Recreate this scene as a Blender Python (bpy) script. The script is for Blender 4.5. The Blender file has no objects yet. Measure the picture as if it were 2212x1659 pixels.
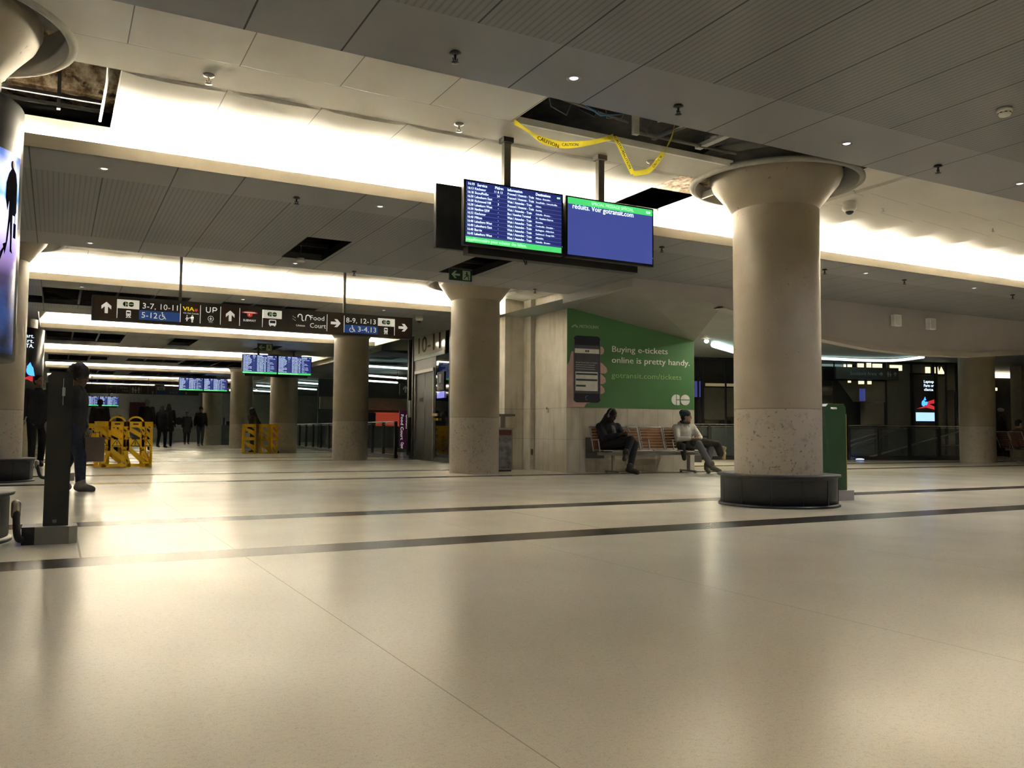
import bpy, bmesh, math, random
from mathutils import Vector, Matrix
random.seed(7)
sc = bpy.context.scene
COL = sc.collection
R = math.radians

# ------------------------------------------------------------------ camera
YAW, PITCH, ROLL, FPX = 0.49046897, 0.05638601, 0.00725423, 1845.13
f = Vector((math.sin(YAW)*math.cos(PITCH), math.cos(YAW)*math.cos(PITCH), math.sin(PITCH)))
r = Vector((math.cos(YAW), -math.sin(YAW), 0)); u = r.cross(f)
r2 = r*math.cos(ROLL)+u*math.sin(ROLL); u2 = -r*math.sin(ROLL)+u*math.cos(ROLL)
M = Matrix((r2, u2, -f)).transposed().to_4x4(); M.translation = Vector((0, 0, 0.76))
cd = bpy.data.cameras.new('camera'); cam = bpy.data.objects.new('camera', cd); COL.objects.link(cam)
cam.matrix_world = M; cd.sensor_width = 36; cd.lens = FPX/2212*36; cd.clip_end = 300; cd.clip_start = 0.02
sc.camera = cam
# ------------------------------------------------------------------ world / exposure
w = bpy.data.worlds.new('world'); sc.world = w; w.use_nodes = True
w.node_tree.nodes['Background'].inputs[0].default_value = (0.010, 0.010, 0.012, 1)
w.node_tree.nodes['Background'].inputs[1].default_value = 1.0
sc.view_settings.view_transform = 'Standard'; sc.view_settings.look = 'None'
sc.view_settings.gamma = 1; sc.view_settings.use_curve_mapping = False
sc.view_settings.exposure = 0.0
sc.cycles.max_bounces = 8; sc.cycles.diffuse_bounces = 5; sc.cycles.sample_clamp_indirect = 0
sc.cycles.use_denoising = True
COVE_E = 400.0      # emission of the warm strip lamps hidden in the coves
WARM = (1.0, 0.93, 0.80)

# ------------------------------------------------------------------ materials
MATS = {}
def srgb(c):
    return tuple((x/12.92 if x <= .04045 else ((x+.055)/1.055)**2.4) for x in [v/255 for v in c])
def mat(name, col, rough=.6, metal=0., var=.10, scale=6., emit=None, es=0., spec=.5, bump=0., bscale=40., coat=0., alpha=1., trans=0.):
    if name in MATS: return MATS[name]
    m = bpy.data.materials.new(name); m.use_nodes = True; nt = m.node_tree; b = nt.nodes['Principled BSDF']
    tc = nt.nodes.new('ShaderNodeTexCoord'); no = nt.nodes.new('ShaderNodeTexNoise'); no.inputs['Scale'].default_value = scale
    no.inputs['Detail'].default_value = 4
    nt.links.new(tc.outputs['Object'], no.inputs['Vector'])
    mr = nt.nodes.new('ShaderNodeMapRange'); mr.inputs['From Min'].default_value = .3; mr.inputs['From Max'].default_value = .7
    mr.inputs['To Min'].default_value = 1-var; mr.inputs['To Max'].default_value = 1+var
    nt.links.new(no.outputs['Fac'], mr.inputs['Value'])
    mx = nt.nodes.new('ShaderNodeVectorMath'); mx.operation = 'SCALE'; mx.inputs[0].default_value = col[:3]
    nt.links.new(mr.outputs['Result'], mx.inputs['Scale']); nt.links.new(mx.outputs[0], b.inputs['Base Color'])
    b.inputs['Roughness'].default_value = rough; b.inputs['Metallic'].default_value = metal
    b.inputs['Specular IOR Level'].default_value = spec
    b.inputs['Coat Weight'].default_value = coat
    if emit: b.inputs['Emission Color'].default_value = (*emit, 1); b.inputs['Emission Strength'].default_value = es
    if trans: b.inputs['Transmission Weight'].default_value = trans
    if alpha < 1: b.inputs['Alpha'].default_value = alpha
    if bump:
        n2 = nt.nodes.new('ShaderNodeTexNoise'); n2.inputs['Scale'].default_value = bscale; n2.inputs['Detail'].default_value = 6
        nt.links.new(tc.outputs['Object'], n2.inputs['Vector'])
        bp = nt.nodes.new('ShaderNodeBump'); bp.inputs['Strength'].default_value = bump; bp.inputs['Distance'].default_value = .01
        nt.links.new(n2.outputs['Fac'], bp.inputs['Height']); nt.links.new(bp.outputs[0], b.inputs['Normal'])
    MATS[name] = m; return m
class NB:   # little node builder
    def __init__(s, m): s.nt = m.node_tree; s.b = s.nt.nodes['Principled BSDF']
    def math(s, op, a, b=0., c=None):
        n = s.nt.nodes.new('ShaderNodeMath'); n.operation = op
        for i, v in enumerate((a, b) if c is None else (a, b, c)):
            if isinstance(v, (int, float)): n.inputs[i].default_value = v
            else: s.nt.links.new(v, n.inputs[i])
        return n.outputs[0]
    def xyz(s):
        tc = s.nt.nodes.new('ShaderNodeTexCoord'); sp = s.nt.nodes.new('ShaderNodeSeparateXYZ')
        s.nt.links.new(tc.outputs['Object'], sp.inputs[0]); s.tc = tc; return sp.outputs
    def noise(s, scale, detail=4, vec=None, rough=.5):
        n = s.nt.nodes.new('ShaderNodeTexNoise'); n.inputs['Scale'].default_value = scale; n.inputs['Detail'].default_value = detail
        n.inputs['Roughness'].default_value = rough
        s.nt.links.new(vec or s.tc.outputs['Object'], n.inputs['Vector']); return n.outputs['Fac']
    def mapv(s, sx, sy, sz):
        n = s.nt.nodes.new('ShaderNodeMapping'); n.inputs['Scale'].default_value = (sx, sy, sz)
        s.nt.links.new(s.tc.outputs['Object'], n.inputs['Vector']); return n.outputs[0]
    def mix(s, fac, a, b):
        n = s.nt.nodes.new('ShaderNodeMix'); n.data_type = 'RGBA'
        if isinstance(fac, (int, float)): n.inputs[0].default_value = fac
        else: s.nt.links.new(fac, n.inputs[0])
        for i, v in ((6, a), (7, b)):
            if isinstance(v, tuple): n.inputs[i].default_value = (*v[:3], 1)
            else: s.nt.links.new(v, n.inputs[i])
        return n.outputs[2]
    def rng(s, v, a, b, c, d):
        n = s.nt.nodes.new('ShaderNodeMapRange')
        for i, q in enumerate((a, b, c, d)): n.inputs[i+1].default_value = q
        s.nt.links.new(v, n.inputs[0]); return n.outputs[0]
    def line(s, v, off, per, wid):   # 1 on joint lines of period per
        a = s.math('ADD', v, -off+per*1000); a = s.math('DIVIDE', a, per); a = s.math('FRACT', a)
        a = s.math('ABSOLUTE', s.math('SUBTRACT', a, .5)); return s.math('GREATER_THAN', a, .5-wid/per/2)
    def band(s, v, a, b): return s.math('MULTIPLY', s.math('GREATER_THAN', v, a), s.math('LESS_THAN', v, b))
    def out(s, c): s.nt.links.new(c, s.b.inputs['Base Color'])
    def bump(s, h, st=.3, d=.01):
        bp = s.nt.nodes.new('ShaderNodeBump'); bp.inputs['Strength'].default_value = st; bp.inputs['Distance'].default_value = d
        s.nt.links.new(h, bp.inputs['Height']); s.nt.links.new(bp.outputs[0], s.b.inputs['Normal'])
def newmat(name, rough=.5, spec=.5):
    m = bpy.data.materials.new(name); m.use_nodes = True; MATS[name] = m
    b = m.node_tree.nodes['Principled BSDF']; b.inputs['Roughness'].default_value = rough; b.inputs['Specular IOR Level'].default_value = spec
    return m, NB(m)

PERIOD = 7.52
NEAR0, FAR0, ZS, ZR = 5.28, 8.41, 3.21, 3.53     # cove near edge, far edge, soffit height, recess height
# floor: polished pale terrazzo, dark inlaid bands across the hall, thin joints
mfloor, nb = newmat('polished_terrazzo', .2, .05)
X, Y, Z = nb.xyz()
n1 = nb.noise(.6, 3); n2 = nb.noise(60, 3); n3 = nb.noise(260, 2)
c = nb.mix(nb.rng(n1, .3, .7, 0, 1), (.52, .475, .395), (.60, .553, .46))
c = nb.mix(nb.math('MULTIPLY', nb.rng(n2, .52, .7, 0, 1), .35), c, (.40, .36, .29))
c = nb.mix(nb.math('MULTIPLY', nb.rng(n3, .6, .68, 0, 1), .6), c, (.24, .20, .15))
c = nb.mix(nb.math('MULTIPLY', nb.rng(nb.noise(150, 2), .66, .70, 0, 1), .5), c, (.75, .72, .66))
bands = None
for y0 in (-3.9, -1.6, 5.33, 7.50, 13.1, 15.45, 21.7, 24.2, 29.6, 32.0, 37.5, 39.9, 45.2, 47.6):
    q = nb.band(Y, y0, y0+.37); bands = q if bands is None else nb.math('MAXIMUM', bands, q)
c = nb.mix(bands, c, (.060, .050, .042))
jx = nb.line(X, 1.037, 1.86, .004)
side = nb.math('MULTIPLY', nb.line(X, .16, 3.72, .012), nb.band(Y, 5.33, 7.9))
jt = nb.math('MAXIMUM', nb.math('MULTIPLY', jx, nb.math('SUBTRACT', 1, bands)), side)
c = nb.mix(nb.math('MULTIPLY', jt, .5), c, (.12, .10, .08))
nb.out(c)
mv = nb.mapv(1.0, 1.0, 1)
rg = nb.rng(nb.noise(1.3, 4), .3, .7, .185, .262); nb.nt.links.new(rg, nb.b.inputs['Roughness'])
hh = nb.math('ADD', nb.math('MULTIPLY', nb.noise(2.2, 2), .5), nb.math('MULTIPLY', nb.noise(140, 2), .012)); nb.bump(hh, .03, .004)

# metal soffit panels: plain borders and slotted middle with joints
msoff, nb = newmat('grey_metal_ceiling', .42)
X, Y, Z = nb.xyz()
yy = nb.math('FRACT', nb.math('DIVIDE', nb.math('ADD', Y, -FAR0+PERIOD*20), PERIOD)); yy = nb.math('MULTIPLY', yy, PERIOD)
perf = nb.band(yy, .72, 3.62)
st = nb.line(X, 0, .047, .016); dots = nb.line(Y, 0, .03, .02)
hole = nb.math('MULTIPLY', nb.math('MULTIPLY', perf, st), nb.rng(nb.noise(1.2, 2), 0, 1, .55, .8))
base = nb.mix(nb.rng(nb.noise(.8, 2), .3, .7, 0, 1), (.27, .272, .280), (.30, .302, .31))
base = nb.mix(nb.math('MULTIPLY', perf, .25), base, (.11, .105, .095))
c = nb.mix(nb.math('MULTIPLY', hole, .48), base, (.035, .034, .032))
j1 = nb.line(X, .33, .61, .012); skip = nb.line(X, .33, 1.83, .05)
jj = nb.math('MULTIPLY', j1, nb.math('MAXIMUM', perf, nb.math('SUBTRACT', 1, skip)))
c = nb.mix(jj, c, (.012, .012, .012)); nb.out(c)
# pale painted recess panels with thin joints
mrec, nb = newmat('cream_ceiling_panel', .55)
X, Y, Z = nb.xyz()
j = nb.line(X, .37, .782, .008)
c = nb.mix(nb.rng(nb.noise(1.5, 3), .3, .7, 0, 1), (.62, .59, .52), (.68, .65, .58))
yy = nb.math('MULTIPLY', nb.math('FRACT', nb.math('DIVIDE', nb.math('ADD', Y, -NEAR0+PERIOD*20), PERIOD)), PERIOD)
strip = nb.band(yy, 1.32, 1.84)
cr = nb.math('MAXIMUM', nb.band(yy, 1.316, 1.328), nb.band(yy, 1.832, 1.844))
c = nb.mix(nb.math('MULTIPLY', nb.math('MULTIPLY', j, nb.math('SUBTRACT', 1, strip)), .8), c, (.10, .09, .07))
c = nb.mix(nb.math('MULTIPLY', cr, .45), c, (.20, .18, .15)); nb.out(c)
# column render: smooth beige above, pitted stained stone below
mcol, nb = newmat('beige_column_stone', .45)
X, Y, Z = nb.xyz()
low = nb.math('LESS_THAN', Z, 1.03)
a = nb.mix(nb.rng(nb.noise(3, 4), .3, .7, 0, 1), (.29, .24, .175), (.34, .285, .215))
st = nb.rng(nb.noise(9, 6, None, .65), .56, .70, 0, 1); pit = nb.rng(nb.noise(30, 5), .62, .68, 0, 1)
bb = nb.mix(nb.math('MULTIPLY', st, .5), (.40, .35, .29), (.18, .14, .11))
bb = nb.mix(nb.math('MULTIPLY', pit, .7), bb, (.10, .08, .06))
c = nb.mix(low, a, bb); c = nb.mix(nb.math('MULTIPLY', nb.band(Z, 1.022, 1.034), .6), c, (.10, .08, .06))
c = nb.mix(nb.math('MULTIPLY', nb.rng(nb.noise(14, 3), .70, .73, 0, 1), .6), c, (.15, .10, .07)); nb.out(c)
nb.bump(nb.math('ADD', nb.noise(5, 3), nb.math('MULTIPLY', pit, -.5)), .25, .01)
# marble tiled wall
mtile, nb = newmat('cream_stone_tile', .35)
X, Y, Z = nb.xyz()
jz = nb.band(Z, .628, .634); jz2 = nb.band(Z, 1.236, 1.244)
jx = nb.math('MULTIPLY', nb.line(nb.math('ADD', X, Y), .0, .305, .005), nb.math('LESS_THAN', Z, 1.24))
j = nb.math('MAXIMUM', nb.math('MAXIMUM', jz, jz2), jx)
c = nb.mix(nb.rng(nb.noise(4, 5), .3, .7, 0, 1), (.62, .57, .47), (.74, .69, .59))
c = nb.mix(nb.math('MULTIPLY', nb.rng(nb.noise(2.0, 3, nb.mapv(3, 3, .4)), .5, .75, 0, 1), .5), c, (.36, .29, .19))
c = nb.mix(nb.math('MULTIPLY', j, .55), c, (.17, .14, .10)); nb.out(c)
# old scarred concrete beam above the ceiling
mold, nb = newmat('scarred_old_concrete', .9)
X, Y, Z = nb.xyz()
v = nb.mapv(2.2, 1.2, 2.2)
c = nb.mix(nb.rng(nb.noise(4, 8, v, .7), .4, .62, 0, 1), (.16, .095, .045), (.62, .52, .38))
c = nb.mix(nb.rng(nb.noise(9, 6), .56, .64, 0, 1), c, (.045, .03, .02)); nb.out(c); nb.bump(nb.noise(12, 6), .8, .03)

band_m = mat('cream_cove_face', (.36, .32, .245), .5, var=.04)
white_m = mat('white_paint', (.72, .70, .64), .5)
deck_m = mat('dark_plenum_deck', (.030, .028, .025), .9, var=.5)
bulk_m = mat('grey_bulkhead_paint', (.44, .42, .41), .6, var=.05, scale=2)
adj_m = mat('adjoining_grey_ceiling', (.30, .33, .31), .6, var=.08, scale=1)
black_m = mat('black_plastic', (.012, .012, .013), .35, var=.2)
dk_m = mat('dark_grey_metal', (.045, .044, .043), .4, metal=.3)
drum_m = mat('charcoal_drum_panel', (.014, .014, .017), .5, var=.12, scale=3)
steel_m = mat('brushed_steel', (.42, .40, .37), .32, metal=1., var=.12, scale=14)
grey_m = mat('light_grey_metal', (.33, .32, .30), .4, metal=.4)
strip_e = mat('warm_strip_lamp', (1, .9, .75), .5, emit=WARM, es=COVE_E)
cool_e = mat('cool_strip_lamp', (.9, 1, 1), .5, emit=(.72, 1.0, .93), es=3.2)
led_e = mat('downlight_led', (1, 1, 1), .5, emit=(.95, .95, 1.0), es=1.6)
spot_e = mat('spot_lamp_glow', (1, 1, .9), .5, emit=(1, .93, .68), es=7)
yellow_m = mat('yellow_plastic', (.90, .56, .012), .45, var=.08)
hair_m = mat('black_hair', (.010, .008, .007), .7, var=.4, scale=60)
glass_m = mat('dark_tinted_glass', (.012, .014, .015), .04, spec=.8)
jblack = mat('black_jacket_cloth', (.010, .010, .012), .85, var=.3, scale=20)
navy_m = mat('dark_navy_denim', (.010, .016, .034), .85, var=.3, scale=30)
skinA = mat('light_brown_skin', (.30, .17, .11), .5); skinB = mat('dark_brown_skin', (.055, .030, .020), .5); skinC = mat('fair_skin', (.42, .25, .17), .5)
clear_m = mat('clear_rail_glass', (.75, .85, .82), .03, trans=1.0, var=.01)
clear_m.node_tree.nodes['Principled BSDF'].inputs['IOR'].default_value = 1.03

# ------------------------------------------------------------------ mesh helpers
class MB:
    def __init__(s): s.v = []; s.f = []; s.sm = []
    def add(s, vs, fs, smooth=False):
        o = len(s.v); s.v += [tuple(v) for v in vs]; s.f += [tuple(i+o for i in q) for q in fs]; s.sm += [smooth]*len(fs); return s
    def box(s, x0, x1, y0, y1, z0, z1, M=None, bv=0.):
        if bv:
            bm = bmesh.new(); bmesh.ops.create_cube(bm, size=1)
            bmesh.ops.scale(bm, vec=(x1-x0, y1-y0, z1-z0), verts=bm.verts); bmesh.ops.translate(bm, vec=((x0+x1)/2, (y0+y1)/2, (z0+z1)/2), verts=bm.verts)
            bmesh.ops.bevel(bm, geom=bm.edges[:], offset=bv, segments=2, affect='EDGES', profile=.5)
            bm.verts.index_update(); vs = [v.co.copy() for v in bm.verts]; fs = [[v.index for v in q.verts] for q in bm.faces]; bm.free()
        else:
            vs = [Vector(p) for p in ((x0,y0,z0),(x1,y0,z0),(x1,y1,z0),(x0,y1,z0),(x0,y0,z1),(x1,y0,z1),(x1,y1,z1),(x0,y1,z1))]
            fs = [(0,3,2,1),(4,5,6,7),(0,1,5,4),(1,2,6,5),(2,3,7,6),(3,0,4,7)]
        if M: vs = [M @ v for v in vs]
        return s.add(vs, fs)
    def prism(s, poly, z0, z1, M=None):     # poly in xy (ccw)
        n = len(poly); vs = [Vector((x, y, z0)) for x, y in poly]+[Vector((x, y, z1)) for x, y in poly]
        fs = [tuple(range(n-1, -1, -1)), tuple(range(n, 2*n))]+[(i, (i+1) % n, n+(i+1) % n, n+i) for i in range(n)]
        if M: vs = [M @ v for v in vs]
        return s.add(vs, fs)
    def lathe(s, prof, cx=0, cy=0, n=48, M=None, cap=True, a0=0, a1=2*math.pi, smooth=True):
        full = abs(a1-a0-2*math.pi) < 1e-6; k = n if full else n+1; vs = []; fs = []
        for rr, z in prof:
            for i in range(k):
                a = a0+(a1-a0)*i/n; vs.append(Vector((cx+rr*math.cos(a), cy+rr*math.sin(a), z)))
        for j in range(len(prof)-1):
            for i in range(n):
                i2 = (i+1) % k if full else i+1
                fs.append((j*k+i, j*k+i2, (j+1)*k+i2, (j+1)*k+i))
        if M: vs = [M @ v for v in vs]
        s.add(vs, fs, smooth)
        if cap and full:
            o = len(s.v)-len(vs)
            if prof[0][0] > 1e-5: s.f.append(tuple(o+i for i in range(k-1, -1, -1))); s.sm.append(False)
            if prof[-1][0] > 1e-5: s.f.append(tuple(o+(len(prof)-1)*k+i for i in range(k))); s.sm.append(False)
        return s
    def tube(s, pts, rad, n=8, closed=False):
        pts = [Vector(p) for p in pts]; rad = rad if isinstance(rad, (list, tuple)) else [rad]*len(pts); vs = []; fs = []
        up = Vector((0, 0, 1))
        for i, p in enumerate(pts):
            d = (pts[min(i+1, len(pts)-1)]-pts[max(i-1, 0)]).normalized()
            a = d.cross(up); a = a.normalized() if a.length > 1e-3 else Vector((1, 0, 0)); b = d.cross(a)
            for k in range(n):
                t = 2*math.pi*k/n; vs.append(p+(a*math.cos(t)+b*math.sin(t))*rad[i])
        for i in range(len(pts)-1):
            for k in range(n): fs.append((i*n+k, i*n+(k+1) % n, (i+1)*n+(k+1) % n, (i+1)*n+k))
        fs += [tuple(range(n-1, -1, -1)), tuple((len(pts)-1)*n+k for k in range(n))]
        return s.add(vs, fs, True)
    def ell(s, c, rad, M=None, n=16, m=10):
        c = Vector(c); vs = []; fs = []
        for j in range(m+1):
            t = math.pi*j/m
            for i in range(n):
                a = 2*math.pi*i/n; p = Vector((rad[0]*math.sin(t)*math.cos(a), rad[1]*math.sin(t)*math.sin(a), -rad[2]*math.cos(t)))
                if M: p = M @ p
                vs.append(c+p)
        for j in range(m):
            for i in range(n): fs.append((j*n+i, j*n+(i+1) % n, (j+1)*n+(i+1) % n, (j+1)*n+i))
        return s.add(vs, fs, True)
    def cap(s, a, b, ra, rb, n=12):   # tapered capsule
        a = Vector(a); b = Vector(b); d = b-a; L = d.length or 1e-4; d = d/L if L > 1e-4 else Vector((0, 0, 1))
        q = d.to_track_quat('Z', 'Y').to_matrix(); prof = []
        for i in range(5): t = math.pi/2*(i/4); prof.append((ra*math.sin(t), -ra*math.cos(t)))
        for i in range(5): t = math.pi/2*(i/4); prof.append((rb*math.cos(t), L+rb*math.sin(t)))
        vs = []; fs = []
        for rr, z in prof:
            for k in range(n): t = 2*math.pi*k/n; vs.append(a+q @ Vector((max(rr, 1e-4)*math.cos(t), max(rr, 1e-4)*math.sin(t), z)))
        for j in range(len(prof)-1):
            for k in range(n): fs.append((j*n+k, j*n+(k+1) % n, (j+1)*n+(k+1) % n, (j+1)*n+k))
        fs += [tuple(range(n-1, -1, -1)), tuple((len(prof)-1)*n+k for k in range(n))]
        return s.add(vs, fs, True)
    def mesh(s, name, m):
        me = bpy.data.meshes.new(name); me.from_pydata(s.v, [], s.f)
        for p, q in zip(me.polygons, s.sm): p.use_smooth = q
        if m: me.materials.append(m)
        return me
    def build(s, name, m, parent=None, loc=None):
        me = s.mesh(name, m)
        o = bpy.data.objects.new(name, me); COL.objects.link(o)
        if parent: o.parent = parent; o.matrix_parent_inverse = Matrix.Identity(4)
        if loc: o.location = loc
        return o
def tag(o, label=None, cat=None, group=None, kind=None):
    if label: o['label'] = label
    if cat: o['category'] = cat
    if group: o['group'] = group
    if kind: o['kind'] = kind
    return o
def thing(name, label, cat, loc=(0, 0, 0), rz=0, group=None):
    o = bpy.data.objects.new(name, None); o.empty_display_size = .1; COL.objects.link(o); o.location = loc; o.rotation_euler = (0, 0, rz)
    return tag(o, label, cat, group)
def struct(name, b, m, parent=None):
    o = b.build(name, m, parent)
    if not parent: o['kind'] = 'structure'
    return o
def copy_tree(o, parent=None):
    c = o.copy(); COL.objects.link(c); c.parent = parent
    for ch in list(o.children): copy_tree(ch, c)
    return c
def rot(v, a): return Vector((v[0]*math.cos(a)-v[1]*math.sin(a), v[0]*math.sin(a)+v[1]*math.cos(a), v[2] if len(v) > 2 else 0))
FONTC = {}
def textgeo(t, bold=0.):
    k = (t, bold)
    if k not in FONTC:
        cu = bpy.data.curves.new('t', 'FONT'); cu.body = t; cu.resolution_u = 2
        o = bpy.data.objects.new('t', cu); me = bpy.data.meshes.new_from_object(o)
        FONTC[k] = ([v.co.copy() for v in me.vertices], [tuple(p.vertices) for p in me.polygons])
        bpy.data.objects.remove(o); bpy.data.curves.remove(cu); bpy.data.meshes.remove(me)
    return FONTC[k]
class Panel:     # local flat sheet: origin O, right r, up u; mapper can wrap it round a cylinder
    def __init__(s, O, rr, uu=(0, 0, 1), eps=.003, fn=None):
        s.O = Vector(O); s.r = Vector(rr).normalized(); s.u = Vector(uu).normalized(); s.n = s.r.cross(s.u); s.eps = eps; s.fn = fn
    def P(s, x, y, d=0.):
        if s.fn: return s.fn(x, y, d)
        return s.O+s.r*x+s.u*y+s.n*d
    def text(s, mb, t, x, y, size, w=None, bold=0., d=1, cx=False, rotq=False):
        vs, fs = textgeo(t, bold)
        if not vs: return
        W = max(v.x for v in vs)
        k = size/.70; kx = k if w is None else w/W
        if cx: x -= W*kx/2
        if bold and not rotq:
            for i, o_ in enumerate((-bold*size*.9, bold*size*.9)): s.text(mb, t, x+o_, y, size, W*kx, 0., d+.15*i)
            return
        if rotq: q = [s.P(x+v.y*k, y-v.x*kx, s.eps*d) for v in vs]
        else: q = [s.P(x+v.x*kx, y+v.y*k, s.eps*d) for v in vs]
        mb.add(q, fs)
    def poly(s, mb, pts, d=1):
        q = [s.P(x, y, s.eps*d) for x, y in pts]; q2 = [s.P(x, y, s.eps*(d-.8)) for x, y in pts]; n = len(q)
        mb.add(q+q2, [tuple(range(n))]+[(i, n+i, n+(i+1) % n, (i+1) % n) for i in range(n)])
    def rect(s, mb, x0, y0, x1, y1, d=1): s.poly(mb, [(x0, y0), (x1, y0), (x1, y1), (x0, y1)], d)
    def disc(s, mb, x, y, rad, d=1, n=24, a0=0, a1=2*math.pi, ry=None):
        ry = ry or rad; full = abs(a1-a0-2*math.pi) < 1e-4
        s.poly(mb, [(x+rad*math.cos(a0+(a1-a0)*i/n), y+ry*math.sin(a0+(a1-a0)*i/n)) for i in range(n if full else n+1)], d)
    def stroke(s, mb, pts, wd, d=1):
        for a, b in zip(pts[:-1], pts[1:]):
            dx, dy = b[0]-a[0], b[1]-a[1]; L = math.hypot(dx, dy) or 1; nx, ny = -dy/L*wd/2, dx/L*wd/2
            s.poly(mb, [(a[0]-nx, a[1]-ny), (b[0]-nx, b[1]-ny), (b[0]+nx, b[1]+ny), (a[0]+nx, a[1]+ny)], d)
    def rrect(s, mb, x0, y0, x1, y1, rad, d=1):
        pts = []
        for cx, cy, a in ((x1-rad, y0+rad, -90), (x1-rad, y1-rad, 0), (x0+rad, y1-rad, 90), (x0+rad, y0+rad, 180)):
            for i in range(5): t = R(a+90*i/4); pts.append((cx+rad*math.cos(t), cy+rad*math.sin(t)))
        s.poly(mb, pts, d)
def go_logo(P, mb, cx, cy, hh, d=1):      # two half-circle marks of the rail operator
    rr = hh/2; g = hh*.035; c1 = cx-rr*.98; c2 = cx+rr*.98
    P.poly(mb, [(c1-g+rr*.0, cy+rr)]+[(c1-g+rr*math.cos(R(a)), cy+rr*math.sin(R(a))) for a in range(90, 271, 15)]+[(c1-g, cy-rr)], d)
    P.poly(mb, [(c1+g, cy+g), (c1+rr*.72, cy+g), (c1+rr*.72, cy+rr*.80), (c1+rr*.35, cy+rr*.95), (c1+g, cy+rr)], d)
    P.poly(mb, [(c1+g, cy-g), (c1+g, cy-rr), (c1+rr*.72, cy-rr), (c1+rr*.72, cy-g)], d)
    P.disc(mb, c2, cy+g, rr, d, 12, 0, math.pi, rr-g); P.disc(mb, c2, cy-g, rr, d, 12, math.pi, 2*math.pi, rr-g)

# ------------------------------------------------------------------ sheets with holes
def sheet(mb, x0, x1, y0, y1, z, holes=(), circles=(), zf=None, stepx=None, thick=0):
    xs = {x0, x1}; ys = {y0, y1}
    for a, b, c, d in holes:
        xs |= {t for t in (a, b) if x0 < t < x1}; ys |= {t for t in (c, d) if y0 < t < y1}
    for cx, cy, rr in circles:
        k = -rr-.1
        while k <= rr+.1:
            if x0 < cx+k < x1: xs.add(round(cx+k, 4))
            if y0 < cy+k < y1: ys.add(round(cy+k, 4))
            k += .04
    if stepx:
        for t in stepx:
            if x0 < t < x1: xs.add(round(t, 4))
    xs = sorted(xs); ys = sorted(ys)
    def drop(v):
        o = [v[0]]
        for t in v[1:]:
            if t-o[-1] > 1e-4: o.append(t)
        return o
    xs = drop(xs); ys = drop(ys); idx = {}; vs = []; fs = []
    def vid(x, y):
        if (x, y) not in idx: idx[(x, y)] = len(vs); vs.append((x, y, z+(zf(x, y) if zf else 0)))
        return idx[(x, y)]
    for i in range(len(xs)-1):
        for j in range(len(ys)-1):
            cx, cy = (xs[i]+xs[i+1])/2, (ys[j]+ys[j+1])/2
            if any(a < cx < b and c < cy < d for a, b, c, d in holes): continue
            if any((cx-a)**2+(cy-b)**2 < (rr+.02)**2 for a, b, rr in circles): continue
            fs.append((vid(xs[i], ys[j]), vid(xs[i], ys[j+1]), vid(xs[i+1], ys[j+1]), vid(xs[i+1], ys[j])))
    mb.add(vs, fs)

# ------------------------------------------------------------------ SETTING
struct('floor', MB().box(-9, 46, -12, 62, -.1, 0), mfloor)
struct('wall_left', MB().box(-9.1, -9, -12, 62, 0, 3.6), mat('beige_wall_paint', (.42, .37, .29), .6))
struct('wall_back', MB().box(-9, 46, -12.1, -12, 0, 3.6), MATS['beige_wall_paint'])
struct('wall_far', MB().box(-9, 11, 58, 58.1, 0, 3.3), mat('pale_grey_wall', (.50, .50, .50), .6))
struct('wall_right', MB().box(46, 46.1, -12, 62, 0, 3.6), mat('dark_brown_wall', (.05, .045, .04), .6))

COLS_R = [(6.95, 6.86), (6.91, 14.42), (6.90, 22.0), (6.92, 29.6), (6.92, 37.2), (6.92, 44.8)]
COLS_L = [(-.87, 6.86), (-.87, 14.40), (-.87, 22.0), (-.87, 29.6), (-.87, 37.2)]
ALLC = [(x, y, .87) for x, y in COLS_R+COLS_L]
def recess_z(x, y):
    if x > 7.9: t = ((x-.37) % .782)/.782; return -.055*(t if t < .97 else 0)
    t = ((x-.37) % .782)/.782
    return -.012*(4*t*(1-t))*(1 if abs((y-NEAR0) % PERIOD-1.58) > .28 else .0)
soff = MB(); rec = MB(); face = MB(); up = MB(); endw = MB()
holesA = [(3.51, 7.35, 5.27, 6.60)]
for k in range(-2, 7):
    n0 = NEAR0+PERIOD*k; f0 = FAR0+PERIOD*k
    xl = -9 if k < 2 else -.40
    xr = 46 if k <= 0 else (8.62 if k == 1 else 8.05)
    sx = []
    if k in (0, 1):
        i = -12
        while .37+.782*i < xr:
            b = .37+.782*i
            sx += [b-.004, b+.004]+[b+.782*q/6 for q in range(1, 6)]; i += 1
    h = []
    if k == 0: h = holesA+[(5.85, 6.57, 7.12, 8.46), (-.34, .36, 7.12, 8.58), (-2.6, -.34, 7.12, 8.58)]
    cs = [q for q in ALLC if abs(q[1]-(n0+1.58)) < 2]
    sheet(rec, xl, xr, n0, f0+.60, ZR, h, cs, recess_z if k in (0, 1) else None, sx)
    # upstand on near side, fascia on far side, trough floor, end wall
    up.box(xl, xr, n0-.02, n0, ZS+.001, ZR)
    face.box(xl, xr, f0, f0+.02, ZS, ZS+.118)
    endw.box(xl, xr, f0+.60, f0+.62, ZS+.03, ZR+.02); endw.box(xl, xr, f0+.02, f0+.60, ZS+.02, ZS+.03)
    if k >= 2:
        for xe in (xl, xr): endw.box(xe-.01, xe+.01, n0, f0+.6, ZS, ZR)
for o in (struct('ceiling', rec, mrec), struct('trim_1', up, band_m), struct('trim_2', face, band_m), struct('trim_3', endw, white_m)): pass
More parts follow.
